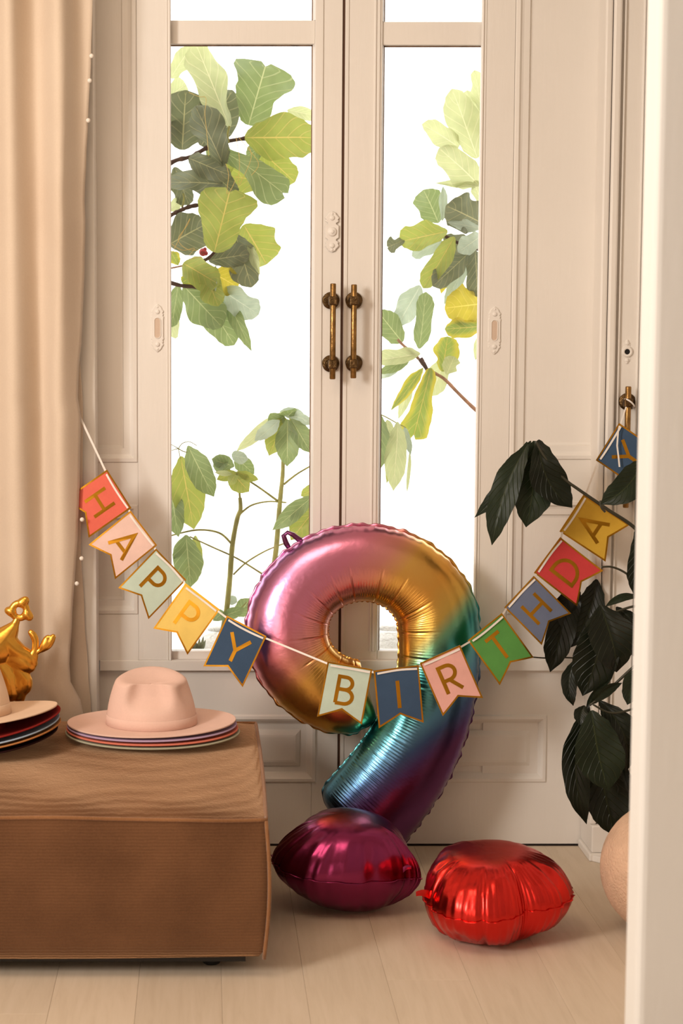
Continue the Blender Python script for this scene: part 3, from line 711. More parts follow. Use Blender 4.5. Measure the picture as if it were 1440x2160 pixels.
# ------------------------------------------------------------------ heart balloons on the floor
def heart(t):
    """unit heart, tip towards -y, lobes towards +y"""
    x = 16 * math.sin(t) ** 3; y = 13 * math.cos(t) - 5 * math.cos(2 * t) - 2 * math.cos(3 * t) - math.cos(4 * t)
    return x / 17, (y + 2.5) / 15.5
def heart_balloon(name, label, mat, centre, size, thick, rot, tilt, seed, crease=1.0, soft=.35, gap=1.0, power=2.3, flat=(1, 1)):
    rnd = random.Random(seed); NS, NR = 168, 20
    out = []
    for k in range(NS):
        hx, hy = heart(2 * PI * k / NS); ang = math.atan2(hy, hx); r = math.hypot(hx, hy)
        r = r * (1 - soft) + soft * .86                     # inflation rounds the outline
        out.append((ang, r))
    rmean = sum(r for a_, r in out) / NS
    cr = []; k = 0
    while k < NS:
        cr.append((k, rnd.uniform(.35, 1), rnd.uniform(.7, 1.5))); k += rnd.uniform(4, 14) * gap * rnd.choice((.5, 1, 1.3))
    root = thing(name, (centre[0], centre[1], 0), label, 'balloon', None)
    Rm = Matrix.Translation(centre) @ Matrix.Rotation(tilt[0], 4, 'X') @ Matrix.Rotation(tilt[1], 4, 'Y') @ Matrix.Rotation(rot, 4, 'Z')
    def pt(k, u, side):
        ang, r = out[k % NS]; r = rmean + (r - rmean) * u ** 1.6
        c = 0
        for (ck, am, wd) in cr: 
            dk = min(abs(k - ck), NS - abs(k - ck)); c = max(c, am * math.exp(-(dk / wd) ** 2))
        wv = max(0, (u - .55) / .45)
        fine = .5 + .5 * math.sin(k * 1.9 + seed)
        rr = r * u * (1 - .032 * crease * c * wv * wv - .02 * fine * wv * wv)
        zt = thick * (1 + u * u * .05 * crease * wv * math.sin(ang * 5 + 9 * u + seed) + u ** 3 * .03 * crease * math.sin(ang * 3 + 5 * u + side) + wv * .022 * crease * math.sin(ang * 13 + 3 * math.sin(ang * 4) + seed)) * (max(0, 1 - u ** power)) ** .58 * (1 - .17 * crease * c * wv * (1 - .3 * wv) - .05 * fine * wv)
        q = Vector((rr * math.cos(ang) * size * flat[0], rr * math.sin(ang) * size * flat[1], side * zt))
        cz = crease * wv * (1 - u ** 8)
        q.z -= side * cz * (.010 * abs(noise.noise(q * 17 + Vector((seed, 0, 0)))) + .005 * abs(noise.noise(q * 41)))
        return Rm @ q
    b = MB(); us = [math.sin(PI / 2 * (i / NR)) ** .9 for i in range(1, NR + 1)]
    rings = [[pt(k, u, 1) for k in range(NS)] for u in us] + [[pt(k, u, -1) for k in range(NS)] for u in reversed(us[:-1])]
    b.loft(rings, True, True, True); put('balloon_skin', b.mesh('balloon_skin', mat, True), root)
    q = MB(); rr = []
    for k in range(NS + 1):
        p = pt(k, 1, 1); d = (p - Vector(centre)).normalized(); w_ = .0045 * (1 + .35 * math.sin(k * .8))
        up = (Rm.to_3x3() @ Vector((0, 0, 1)))
        rr.append([p - d * .003 + up * .0004, p + d * w_ + up * .0004 + up * .002 * math.sin(k * .9), p + d * w_ - up * .0004 + up * .002 * math.sin(k * .9), p - d * .003 - up * .0004])
    q.loft(rr, True); put('seam', q.mesh('seam', mat, True), root, 'crimped seam edge')
    return root, pt
M_purple = foil('plum_foil', (.27, .035, .115, 1), .26)
M_red = foil('red_foil', (.72, .035, .028, 1), .27)
pb_, pP = heart_balloon('foil_balloon', 'plum purple foil balloon lying below the foot of the number 9', M_purple, (.384, 4.56, .124), .212, .118, math.radians(62), (math.radians(7), math.radians(4)), 5, 1.2, .40, 1.4, 2.6)
rb_, pR = heart_balloon('foil_balloon', 'shiny red crinkled foil balloon lying on the floor right of the plum one', M_red, (.704, 4.35, .108), .214, .104, math.radians(205), (math.radians(4), math.radians(-3)), 14, 2.0, .60, 1.5, 4.0)
def to_px(p):
    d = Vector(p) - Vector((0, 0, H)); z = d.dot(_F); return PX0 + F_PX * d.dot(_R) / z, PY0 - F_PX * d.dot(_U) / z
def tail_tab(root, pt, target, dirn, mat, wd, ln):
    k = min(range(168), key=lambda k: (to_px(pt(k, 1, 1))[0] - target[0]) ** 2 + (to_px(pt(k, 1, 1))[1] - target[1]) ** 2)
    p0 = pt(k, .97, 1); d = Vector(dirn).normalized(); q = MB(); n = 6; rr = []
    for i in range(n):
        t = i / (n - 1); p = p0 + d * ln * t + Vector((0, 0, .004 * math.sin(3 * t))); w_ = wd * (1 - .45 * t)
        rr.append([p + Vector((0, .3, 1)).normalized() * w_, p + Vector((0, -.0008, 0)), p - Vector((0, .3, 1)).normalized() * w_, p + Vector((0, .0008, 0))])
    q.loft(rr, True, True, True); put('valve_tab', q.mesh('valve_tab', mat), root, 'flat filling tab')
tail_tab(pb_, pP, (858, 1868), (1, .1, .25), M_purple, .007, .022)
tail_tab(rb_, pR, (884, 1930), (-1, -.2, .1), M_red, .010, .034)

# ------------------------------------------------------------------ ottoman
OY0, OY1 = 4.02, 4.845
oz0 = ZZ(2024, OY0); ozs = ZZ(1731, OY0); ozb = ZZ(1527, OY1) + .0
ox1 = XX(561, OY0, 1800); ox0 = -1.25
ott = thing('ottoman', ((ox0 + ox1) / 2, (OY0 + OY1) / 2, 0), 'low brown chenille ottoman carrying two stacks of felt hats', 'ottoman')
def oz(y): return ozs + (ozb - ozs) * (y - OY0) / (OY1 - OY0)
def opt(x, y, z):
    """soft swelling of the sides"""
    return (x, y, z)
NXo, NYo, NZo = 90, 46, 16
rnd = random.Random(4)
def hump(u, n=5): return (1 - abs(2 * u - 1) ** n)
b = MB(); idx = {}
def top_pt(i, j):
    u, v = i / NXo, j / NYo; x = ox0 + (ox1 - ox0) * u; y = OY0 + (OY1 - OY0) * v
    cr_ = .030 * (hump(u, 9) ** .6) * (hump(v, 4) ** .55)
    wr = .0035 * math.sin(9 * v + 11 * u) * hump(u, 6) * hump(v, 4) + .003 * math.sin(23 * u + 6 * v) * hump(v, 3) * hump(u, 6) + .0035 * math.exp(-((v - .08) / .06) ** 2) * math.sin(31 * u)* hump(u, 6)
    sag = -.005 * math.sin(PI * u * 2.3 + .4) * (1 - v) * hump(u, 6)
    bow = .004 * math.sin(PI * v) * (u > .98)
    return (x + bow, y, oz(y) + cr_ + wr + sag)
top = [[top_pt(i, j) for i in range(NXo + 1)] for j in range(NYo + 1)]
vs = [p for r in top for p in r]
b.add(vs, [(j * (NXo + 1) + i, j * (NXo + 1) + i + 1, (j + 1) * (NXo + 1) + i + 1, (j + 1) * (NXo + 1) + i) for j in range(NYo) for i in range(NXo)])
put('cushion_top', b.mesh('cushion_top', M_otto, True), ott)
rim = [top[0][i] for i in range(NXo + 1)] + [top[j][NXo] for j in range(1, NYo + 1)] + [top[NYo][i] for i in range(NXo - 1, -1, -1)] + [top[j][0] for j in range(NYo - 1, 0, -1)]
cxo, cyo = (ox0 + ox1) / 2, (OY0 + OY1) / 2
b = MB(); rings = []
for k in range(NZo + 1):
    t = k / NZo; r = []
    for (x, y, z) in rim:
        bul = .012 * math.sin(PI * min(1, t * 1.0)) + .004 * math.sin(7 * x + 3) * math.sin(PI * t)
        inx = -.004 * t - (.012 if t > .97 else 0)
        nxv = 1 if abs(x - ox1) < .012 else (-1 if abs(x - ox0) < 1e-6 else 0); nyv = -1 if abs(y - OY0) < 1e-6 else (1 if abs(y - OY1) < 1e-6 else 0)
        zb = oz0 + .004 * math.sin(4 * x)
        r.append((x + nxv * (bul + inx), y + nyv * (bul + inx), z + (zb - z) * t))
    rings.append(r)
b.loft(rings, True, False, True); put('body', b.mesh('body', M_otto, True), ott)
q = MB(); q.tube([Vector(p) + Vector((0, 0, .002)) for p in rim + rim[:1]], .0048, 8); put('piping', q.mesh('piping', M_pipe, True), ott, 'corded piping round the top')
for (cx_, cy_) in ((ox1, OY0), (ox1, OY1)):
    pts = []
    for k in range(14):
        t = k / 13; bul = .010 * math.sin(PI * t); sg = 1 if cy_ == OY1 else -1
        z = oz(cy_) + (oz0 - oz(cy_)) * t; pts.append((cx_ + bul - .004 * t, cy_ + sg * (bul - .004 * t), z))
    q = MB(); q.tube(pts, .0046, 8); put('piping', q.mesh('piping', M_pipe, True), ott, 'vertical corner piping')
lg = P(445, 2062, 4.13)
for (lx, ly) in ((XX(446, 4.13, 2040), 4.135), (-1.1, 4.135), (XX(446, 4.13, 2040), 4.74), (-1.1, 4.74)):
    q = MB(); q.loft([[(lx + r * math.cos(a), ly + r * math.sin(a), z) for a in [2 * PI * j / 24 for j in range(24)]] for z, r in ((0, .018), (.004, .021), (.02, .022), (.034, .024), (.045, .027), (oz0 + .006, .027))], True, True, True)
    put('leg', q.mesh('leg', M_black, True), ott, 'round black foot')
q = MB(); q.box(ox0 + .06, ox1 - .045, OY0 + .05, OY1 - .05, oz0 - .022, oz0 + .01); put('base_board', q.mesh('base_board', M_black), ott)
def ztop(x, y):
    u = (x - ox0) / (ox1 - ox0); v = (y - OY0) / (OY1 - OY0); return top_pt(u * NXo, v * NYo)[2]

# ------------------------------------------------------------------ felt hats
def hat(name, label, mat, c, rx, ry, tilt, rot, lift, crown, group, curl=.018, seed=0, droop=0.0, scale=1.0, dent=True, cut=0):
    """wide flat brim plus pinched crown; c is the centre of the brim, crown = (rx, ry, height)"""
    Rm = Matrix.Translation(c) @ Matrix.Rotation(tilt[1], 4, 'Y') @ Matrix.Rotation(tilt[0], 4, 'X') @ Matrix.Rotation(rot, 4, 'Z')
    root = thing(name, tuple(c), label, 'hat', group)
    NT = 96
    cxr, cyr, ch = crown
    def bz(t, f):                                      # brim height: sides curl up, front and back dip
        return f ** 2.2 * (curl * (math.cos(t) ** 2) ** 1.3 - droop * (math.sin(t) ** 2)) + lift * f ** 1.5 * (math.cos(t) * .5 + .5)
    th = .0040
    def bp(t, f, up):
        ex = cxr + (rx - cxr) * f; ey = cyr + (ry - cyr) * f
        return Rm @ Vector((ex * math.cos(t), ey * math.sin(t), bz(t, f) + (th / 2 if up else -th / 2)))
    fs_ = [0, .12, .25, .4, .55, .7, .82, .92, .985, 1.0]
    T = [2 * PI * k / NT for k in range(NT)]
    b = MB(); rings = [[bp(t, f, True) for t in T] for f in fs_] + [[bp(t, 1.004, True).lerp(bp(t, 1.004, False), .5) for t in T]] + [[bp(t, f, False) for t in T] for f in reversed(fs_)]
    b.loft(rings + [rings[0]], True); put('brim', b.mesh('brim', mat, True), root)
    # crown
    def cp(t, h, s):
        hh = h * ch
        tap = 1 - .225 * max(h, 0) ** 1.8
        x = cxr * tap * math.cos(t) * s; y = cyr * tap * math.sin(t) * s; z = hh
        if dent:
            a = (t - math.radians(-93) + PI) % (2 * PI) - PI            # dent on the side facing the room
            g = math.exp(-(a / .50) ** 4) * math.exp(-((h - .80) / .34) ** 4)
            y += .036 * g * s ** 2; z -= .003 * g
            a2 = (t - math.radians(-20) + PI) % (2 * PI) - PI
            g2 = math.exp(-(a2 / .35) ** 2) * math.exp(-((h - .78) / .28) ** 2); x -= .016 * g2 * s ** 2; z -= .003 * g2
            z += .012 * h ** 3 * math.sin(t) * s; z -= .010 * h ** 4 * (math.cos(t) * s) ** 2
        return Vector((x, y, z))
    side = [[Rm @ cp(t, h, 1) for t in T] for h in (-.02, .03, .1, .2, .3, .4, .5, .6, .7, .78, .85, .90, .94)]
    topr = []
    for s, h in ((.975, .965), (.93, .985), (.86, .985), (.72, .955), (.55, .91), (.36, .87), (.18, .85), (.02, .845)):
        topr.append([Rm @ cp(t, h + (1 - h) * 0, s) for t in T])
    b = MB(); b.loft(side + topr, True, False, True); put('crown', b.mesh('crown', mat, True), root)
    if not dent: return root
    b = MB(); rows = []
    for h, o in ((.02, 1.004), (.025, 1.018), (.20, 1.016), (.215, 1.004)): rows.append([Rm @ (Vector((cp(t, h, 1).x * o, cp(t, h, 1).y * o, cp(t, h, 1).z))) for t in T])
    b.loft(rows, True); put('hat_band', b.mesh('hat_band', mat, True), root)
    return root
FE = {k: felt(k, c) for k, c in {'pink': (.79, .535, .445, 1), 'lilac': (.50, .36, .52, 1), 'coral': (.70, .20, .135, 1), 'sage': (.42, .40, .29, 1),
      'cream': (.78, .56, .40, 1), 'burgundy': (.26, .022, .018, 1), 'blue': (.40, .50, .62, 1), 'camel': (.50, .21, .07, 1), 'maroon': (.030, .010, .010, 1)}.items()}
HY = 4.60
hc = P(322, 1540, HY); hx = hc.x
hz = ztop(hx, HY) + .013
gR, gL = 'felt hats stacked on the right end of the ottoman', 'felt hats stacked on the left end of the ottoman'
CR = (.117, .100, .128)
for k, (nm, lab, dz, tl, lf, sxr) in enumerate((('sage', 'sage green felt hat at the bottom of the right stack, only its brim showing', 0, 0, .001, 1.0),
    ('coral', 'coral felt hat in the right stack, between the sage and lilac brims', .0085, .1, .0015, .985),
    ('lilac', 'lilac felt hat in the right stack, directly under the pale pink hat', .0165, .2, .0045, .972),
    ('pink', 'pale pink wide-brimmed felt hat on top of the right stack', .0245, .3, .0085, .965))):
    sc_ = (.86, .87, .88, 1)[k]
    hat('felt_hat', lab, FE[nm], (hx - .001 * k, HY, hz + dz), .226 * sxr, .176 * sxr, (math.radians(1.0), 0), math.radians(0), lf, (CR[0] * sc_, CR[1] * sc_, CR[2] * (.30, .35, .40, 1)[k]), gR, curl=.004, dent=(k == 3))
h2 = P(-70, 1500, 4.50); h2z = ztop(h2.x, 4.50) + .018
for k, (nm, lab, dz, lf, sxr, ty, tx_) in enumerate((('maroon', 'near-black maroon felt hat at the bottom of the left stack', 0, .010, .965, -3.0, 2.2),
    ('camel', 'camel brown felt hat in the left stack, under the light blue one', .0115, .014, 1.0, -3.4, 2.2),
    ('blue', 'light blue felt hat in the left stack, between camel and burgundy', .0205, .015, .985, -3.5, 2.2),
    ('burgundy', 'burgundy felt hat in the left stack, under the cream hat', .0295, .022, 1.0, -4.0, 2.1),
    ('cream', 'cream wide-brimmed felt hat on top of the left stack, half cut by the left border', .064, .004, .96, -3.4, -2.6))):
    sc_ = (.84, .85, .86, .87, 1)[k]
    hat('felt_hat', lab, FE[nm], (h2.x, 4.50, h2z + dz), .240 * sxr, .19 * sxr, (math.radians(tx_), math.radians(ty)), 0, lf, (.112 * sc_, .102 * sc_, .135 * (.30, .33, .36, .40, 1)[k]), gL, curl=.012, dent=(k == 4))

# ------------------------------------------------------------------ gold foil figure balloon behind the left hats
def blob(name, chains, Yb, mat, voxel=.0026, flat=.85):
    b = MB()
    for ch in chains:
        pts = catmull([tuple(map(float, p)) for p in ch], 7) if len(ch) > 2 else [tuple(ch[0][i] + (ch[1][i] - ch[0][i]) * t / 8 for i in range(3)) for t in range(9)]
        dy0 = 0
        for (x, y, r) in pts:
            c = P(x, y, Yb); b.sphere(c, (r * 1.02 + 1.5) * Yb / F_PX, 10, 7, (1, flat, 1))
    me = b.mesh('tmp', mat); o = bpy.data.objects.new('tmp', me); COL.objects.link(o)
    m = o.modifiers.new('r', 'REMESH'); m.mode = 'VOXEL'; m.voxel_size = voxel
    s = o.modifiers.new('s', 'SMOOTH'); s.iterations = 6; s.factor = .5
    dg = bpy.context.evaluated_depsgraph_get(); me2 = bpy.data.meshes.new_from_object(o.evaluated_get(dg))
    bpy.data.objects.remove(o); bpy.data.meshes.remove(me)
    me2.polygons.foreach_set('use_smooth', [True] * len(me2.polygons)); me2.name = name; return me2
M_gfoil = foil('gold_foil', (.80, .42, .07, 1), .27)
YG = 4.73
ring_ = [(41 + 15.5 * math.cos(2 * PI * k / 12), 1288 + 15.5 * math.sin(2 * PI * k / 12), 6.2) for k in range(13)]
gold = thing('gold_balloon', P(0, 1470, YG), 'soft gold foil figure balloon with a ring-shaped head, behind the cream hat', 'balloon')
put('head', blob('head', [ring_, [(24, 1290, 10), (17, 1288, 7)], [(46, 1272, 9.5), (53, 1267, 8.5)], [(57, 1296, 10), (62, 1301, 8)]], YG, M_gfoil), gold)
put('body', blob('body', [[(36, 1306, 6.5), (31, 1318, 8.5), (22, 1332, 16), (5, 1352, 27), (-20, 1375, 40), (-60, 1390, 50)],
    [(8, 1352, 26), (24, 1366, 22), (42, 1378, 18), (60, 1388, 16), (68, 1398, 11)], [(30, 1385, 18), (50, 1398, 18), (62, 1405, 13)], [(5, 1385, 18), (25, 1392, 16)],
    [(-40, 1385, 20), (-5, 1392, 14), (20, 1402, 12), (40, 1418, 13), (54, 1434, 13), (55, 1450, 11), (46, 1460, 9)], [(38, 1425, 13), (42, 1445, 13), (44, 1462, 11), (42, 1475, 9)], [(-10, 1400, 26), (10, 1430, 24), (20, 1460, 20)]], YG, M_gfoil), gold)
put('wing', blob('wing', [[(66, 1384, 8), (73, 1372, 6.5), (75, 1356, 6.5), (72, 1343, 7), (65, 1334, 5.5)], [(73, 1375, 6), (74, 1385, 6), (72, 1398, 5)]], YG - .004, M_gfoil), gold, 'upturned lobe')
put('arm', blob('arm', [[(74, 1378, 5.5), (82, 1373, 4.5), (88, 1369, 5.5)], [(87, 1371, 5), (93, 1362, 8), (98, 1350, 7), (101, 1345, 5)], [(90, 1370, 5), (101, 1361, 7.5), (108, 1351, 7), (112, 1343, 5)]], YG - .004, M_gfoil), gold, 'small lobed arm')

# ------------------------------------------------------------------ plants
OUT = {
 'fig': [(0, .10), (.05, .34), (.14, .50), (.28, .56), (.42, .60), (.58, .78), (.72, .96), (.83, 1.0), (.92, .88), (.975, .60), (1, .16)],
 'egg': [(0, .10), (.06, .40), (.18, .74), (.38, .96), (.58, 1.0), (.78, .90), (.91, .62), (.975, .32), (1, .04)],
 'umb': [(0, .06), (.06, .30), (.18, .66), (.36, .94), (.54, 1.0), (.72, .88), (.85, .60), (.93, .30), (.975, .11), (1, .01)],
 'lance': [(0, .08), (.08, .42), (.25, .85), (.45, 1.0), (.65, .86), (.82, .52), (.93, .22), (1, .01)],
}
def leaf(parent, base, tip, wd, Y, tone, kind='fig', roll=0, bend=.08, fold=.12, wave=.12, side=0, dY=0, seed=0, arch=0, name='leaf', mid=None):
    """base, tip: pixels; wd: full width in pixels; roll turns the blade about its midrib; bend bows it towards the room (+); arch bows it in the picture plane; side shifts the outline"""
    r = random.Random(int(base[0] * 7 + base[1] * 13 + tip[0] * 3 + seed))
    B, T = P(base[0], base[1], Y), P(tip[0], tip[1], Y + dY)
    a = T - B; L = a.length; ax = a.normalized()
    k = Y / F_PX; W = wd * k / 2
    n = Vector((0, -1, 0)); n = (n - ax * n.dot(ax)).normalized(); s = ax.cross(n)
    co, si = math.cos(roll), math.sin(roll); n2 = n * co + s * si; s2 = s * co - n * si
    W = W / max(.3, abs(co))
    nu, nv = (26, 10) if wd > 24 else (14, 6)
    f1, f2, f3 = r.uniform(0, 6), r.uniform(0, 6), r.uniform(8, 13); tw_ = r.uniform(-1.1, 1.1) if kind in ('egg', 'fig') else r.uniform(-.4, .4)
    vs = []; uvs = []
    for i in range(nu + 1):
        u = i / nu; ww = W * smooth_table(OUT[kind], u)
        c = B + a * u + n * (bend * L * (4 * u * (1 - u) + .35 * math.sin(2 * PI * u + f1))) + s * (arch * L * 4 * u * (1 - u))
        for j in range(nv + 1):
            v = 2 * j / nv - 1
            e = ww * v * (1 + (.11 if kind in ('fig', 'egg') else .05) * math.sin(f3 * u + f1 + (2 if v > 0 else 0)) * abs(v)) + side * ww * (1 - abs(v)) * 0
            off = fold * (abs(v) ** .8) * ww + tw_ * v * ww * (u - .4) + wave * ww * v * v * math.sin(f3 * u + f2 + (1.7 if v > 0 else 0)) - .0012 * (abs(v) < .01)
            back = 0
            if kind == 'fig' and u > .93: back = -.06 * L * (1 - abs(v)) * (u - .93) / .07
            vs.append(c + s2 * e + n2 * off + ax * back); uvs.append((u, j / nv))
    b = MB(); b.add(vs, [(i * (nv + 1) + j, i * (nv + 1) + j + 1, (i + 1) * (nv + 1) + j + 1, (i + 1) * (nv + 1) + j) for i in range(nu) for j in range(nv)])
    me = bpy.data.meshes.new('leaf'); me.from_pydata([tuple(x) for x in b.v], [], b.f); me.materials.append(LM[tone])
    ul = me.uv_layers.new(name='UV'); lv = [0] * len(me.loops); me.loops.foreach_get('vertex_index', lv)
    ul.data.foreach_set('uv', [c for i in lv for c in uvs[i]])
    me.polygons.foreach_set('use_smooth', [True] * len(me.polygons)); me.update()
    return put(name, me, parent)
def twig(parent, pts, r0, r1, Y, mat, name='stem', knob=0):
    pp = catmull([(float(x), float(y)) for x, y in pts], 6) if len(pts) > 2 else pts
    rnd_ = random.Random(int(pts[0][0] + pts[0][1]))
    q = MB(); m = len(pp); k = Y / F_PX
    q.tube([P(x, y, Y) for x, y in pp], [k * (r0 + (r1 - r0) * i / (m - 1)) * (1 + knob * rnd_.uniform(-.5, 1)) for i in range(m)], 8)
    return put(name, q.mesh(name, mat, True), parent)

figL = thing('fiddle_leaf_fig', P(300, 600, 5.8), 'fiddle-leaf fig with large wavy leaves outside the left pane', 'tree')
YL = 5.75
FIG_L = [  # base, tip, width, dy, tone, kind, roll, bend
 ((360, 165), (404, 97), 36, .10, 'A', 'egg', .3, .05), ((484, 268), (412, 88), 62, .02, 'A', 'egg', .55, .04), ((356, 205), (392, 178), 44, .12, 'A', 'egg', .2, .05),
 ((524, 264), (562, 132), 128, .05, 'D', 'fig', .15, .10), ((516, 291), (668, 292), 92, .00, 'C', 'egg', .15, .12), ((606, 232), (668, 246), 27, .08, 'A', 'egg', .4, .05),
 ((384, 316), (392, 190), 100, .12, 'B', 'egg', .1, .05), ((424, 308), (490, 190), 84, .09, 'B', 'egg', -.2, .06), ((472, 352), (412, 224), 62, -.04, 'B', 'egg', .5, .10),
 ((462, 312), (604, 412), 60, -.03, 'D', 'fig', .45, .12), ((548, 318), (622, 384), 62, .08, 'C', 'egg', .0, .06), ((592, 386), (484, 372), 70, .05, 'C', 'egg', .2, .05),
 ((398, 334), (488, 372), 50, -.01, 'B', 'egg', .3, .06), ((452, 330), (488, 364), 44, .04, 'C', 'egg', .1, .04), ((436, 355), (500, 412), 42, .03, 'B', 'egg', .3, .08),
 ((470, 388), (352, 384), 54, .02, 'B', 'egg', .35, .10), ((452, 532), (486, 397), 128, -.08, 'C', 'fig', .05, .06), ((514, 474), (562, 558), 92, .06, 'C', 'egg', -.1, .06),
 ((496, 494), (530, 606), 60, .03, 'B', 'egg', .3, .06), ((440, 550), (526, 536), 44, -.02, 'B', 'egg', .4, .06), ((356, 516), (432, 474), 88, .06, 'B', 'egg', .1, .08),
 ((386, 555), (462, 600), 62, -.05, 'C', 'egg', .15, .05), ((430, 566), (460, 646), 50, -.06, 'C', 'egg', -.2, .06), ((446, 574), (502, 606), 56, .00, 'E', 'egg', .1, .05),
 ((384, 596), (424, 572), 34, -.02, 'G', 'egg', .2, .04), ((388, 604), (468, 690), 74, .00, 'D', 'egg', .15, .08), ((460, 608), (546, 664), 56, .02, 'W', 'egg', .25, .08),
 ((478, 630), (530, 740), 32, .05, 'D', 'lance', .3, .08), ((432, 628), (494, 728), 62, .04, 'D', 'egg', -.15, .08), ((354, 640), (370, 714), 30, .08, 'A', 'egg', .2, .04),
 ((524, 512), (548, 580), 20, .00, 'A', 'lance', .3, .04), ((360, 530), (376, 560), 26, .04, 'G', 'lance', .2, .04), ((368, 352), (398, 432), 44, .10, 'B', 'egg', .3, .05),
 ((444, 300), (470, 336), 44, .10, 'D', 'egg', .2, .05), ((566, 300), (520, 330), 34, .06, 'D', 'egg', .2, .05), ((356, 445), (382, 420), 24, .10, 'A', 'egg', .3, .05),
 ((356, 300), (384, 250), 44, .14, 'B', 'egg', .2, .04), ((376, 598), (362, 690), 30, .03, 'D', 'egg', .3, .05), ((455, 560), (449, 630), 14, -.08, 'W', 'lance', .5, .04)]
for i, (ba, ti, wd, dy, tone, kind, roll, bend) in enumerate(FIG_L):
    leaf(figL, ba, ti, wd, YL + dy, tone, kind, roll, bend, fold=(.18, -.22, .40)[i % 3], wave=.26, dY=.03 * ((i % 3) - 1), seed=i)
twig(figL, [(345, 352), (372, 338), (404, 330), (436, 312), (470, 300), (522, 291)], 4.5, 4.2, YL + .03, M_bark, 'branch', .3)
twig(figL, [(345, 462), (372, 448), (400, 436), (424, 432)], 4.5, 3.5, YL + .06, M_bark, 'branch', .3)
twig(figL, [(345, 592), (380, 602), (412, 606), (448, 616), (456, 624)], 4.5, 2.5, YL - .03, M_bark, 'branch', .25)
twig(figL, [(424, 552), (440, 544), (455, 528)], 4, 2.5, YL - .04, M_bark, 'branch', .2)
twig(figL, [(482, 302), (480, 285), (484, 266)], 2.6, 2.2, YL + .02, M_stem, 'stem')
twig(figL, [(345, 568), (364, 565), (392, 559)], 2.0, 1.8, YL - .04, M_twig, 'stem')
twig(figL, [(384, 438), (388, 420), (386, 408)], 2.2, 1.8, YL + .08, M_stem, 'stem')
def trunk(parent, px, Y, ztop_, r, mat, zb=-.032):
    q = MB(); x = XX(px, Y); q.tube([(x + .02 * math.sin(i * 1.3), Y + .02 * math.cos(i), zb + (ztop_ - zb) * i / 8) for i in range(9)], [r * (1 - .05 * i) for i in range(9)], 10); return put('trunk', q.mesh('trunk', mat, True), parent)
trunk(figL, 318, YL + .05, 2.1, .03, M_bark); twig(figL, [(318, 620), (330, 602), (346, 592)], 4.5, 4.5, YL, M_bark, 'branch', .2); twig(figL, [(318, 480), (346, 461)], 5, 4.5, YL + .06, M_bark, 'branch', .2); twig(figL, [(318, 368), (346, 351)], 5, 4.5, YL + .04, M_bark, 'branch', .2)
q = MB(); cb_ = P(428, 532, YL - .11); q.sphere(cb_, .0125, 14, 9); q.sphere(cb_ + Vector((.006, -.004, .009)), .006, 10, 6); q.sphere(cb_ + Vector((.009, -.004, -.004)), .007, 10, 6)
put('fig_fruit', q.mesh('fig_fruit', simple('red_fruit', srgb(150, 24, 26), .35, var=.5, scale=90, bump=.6, bscale=120), True), figL, 'small red fruit')
M_wire = simple('gold_wire', srgb(190, 160, 90), .35, .6)
wires = thing('wire', P(450, 220, YL - .1), 'thin tangled gold wire caught in the fig leaves outside the left pane', 'wire')
q = MB(); rc_ = P(470, 300, YL + .03); q.tube([rc_ + Vector((.004 * math.sin(a * .5), .009 * math.cos(a), .009 * math.sin(a))) for a in [2 * PI * i / 14 for i in range(15)]], .0012, 6); put('wire_strand', q.mesh('wire_strand', M_wire, True), wires)
for pts in ([(398, 195), (420, 204), (434, 207), (432, 240), (436, 280), (440, 330)], [(497, 286), (505, 340), (502, 388), (510, 380), (530, 330), (518, 300)], [(476, 345), (482, 370), (478, 408), (488, 398), (500, 370)],
            [(362, 536), (380, 500), (400, 462), (395, 475), (376, 505), (394, 525), (420, 528)], [(362, 515), (385, 528), (410, 524), (396, 545), (425, 542)], [(500, 286), (520, 310), (545, 345), (530, 370)]):
    twig(wires, pts, .55, .55, YL - .14, M_wire, 'wire_strand')

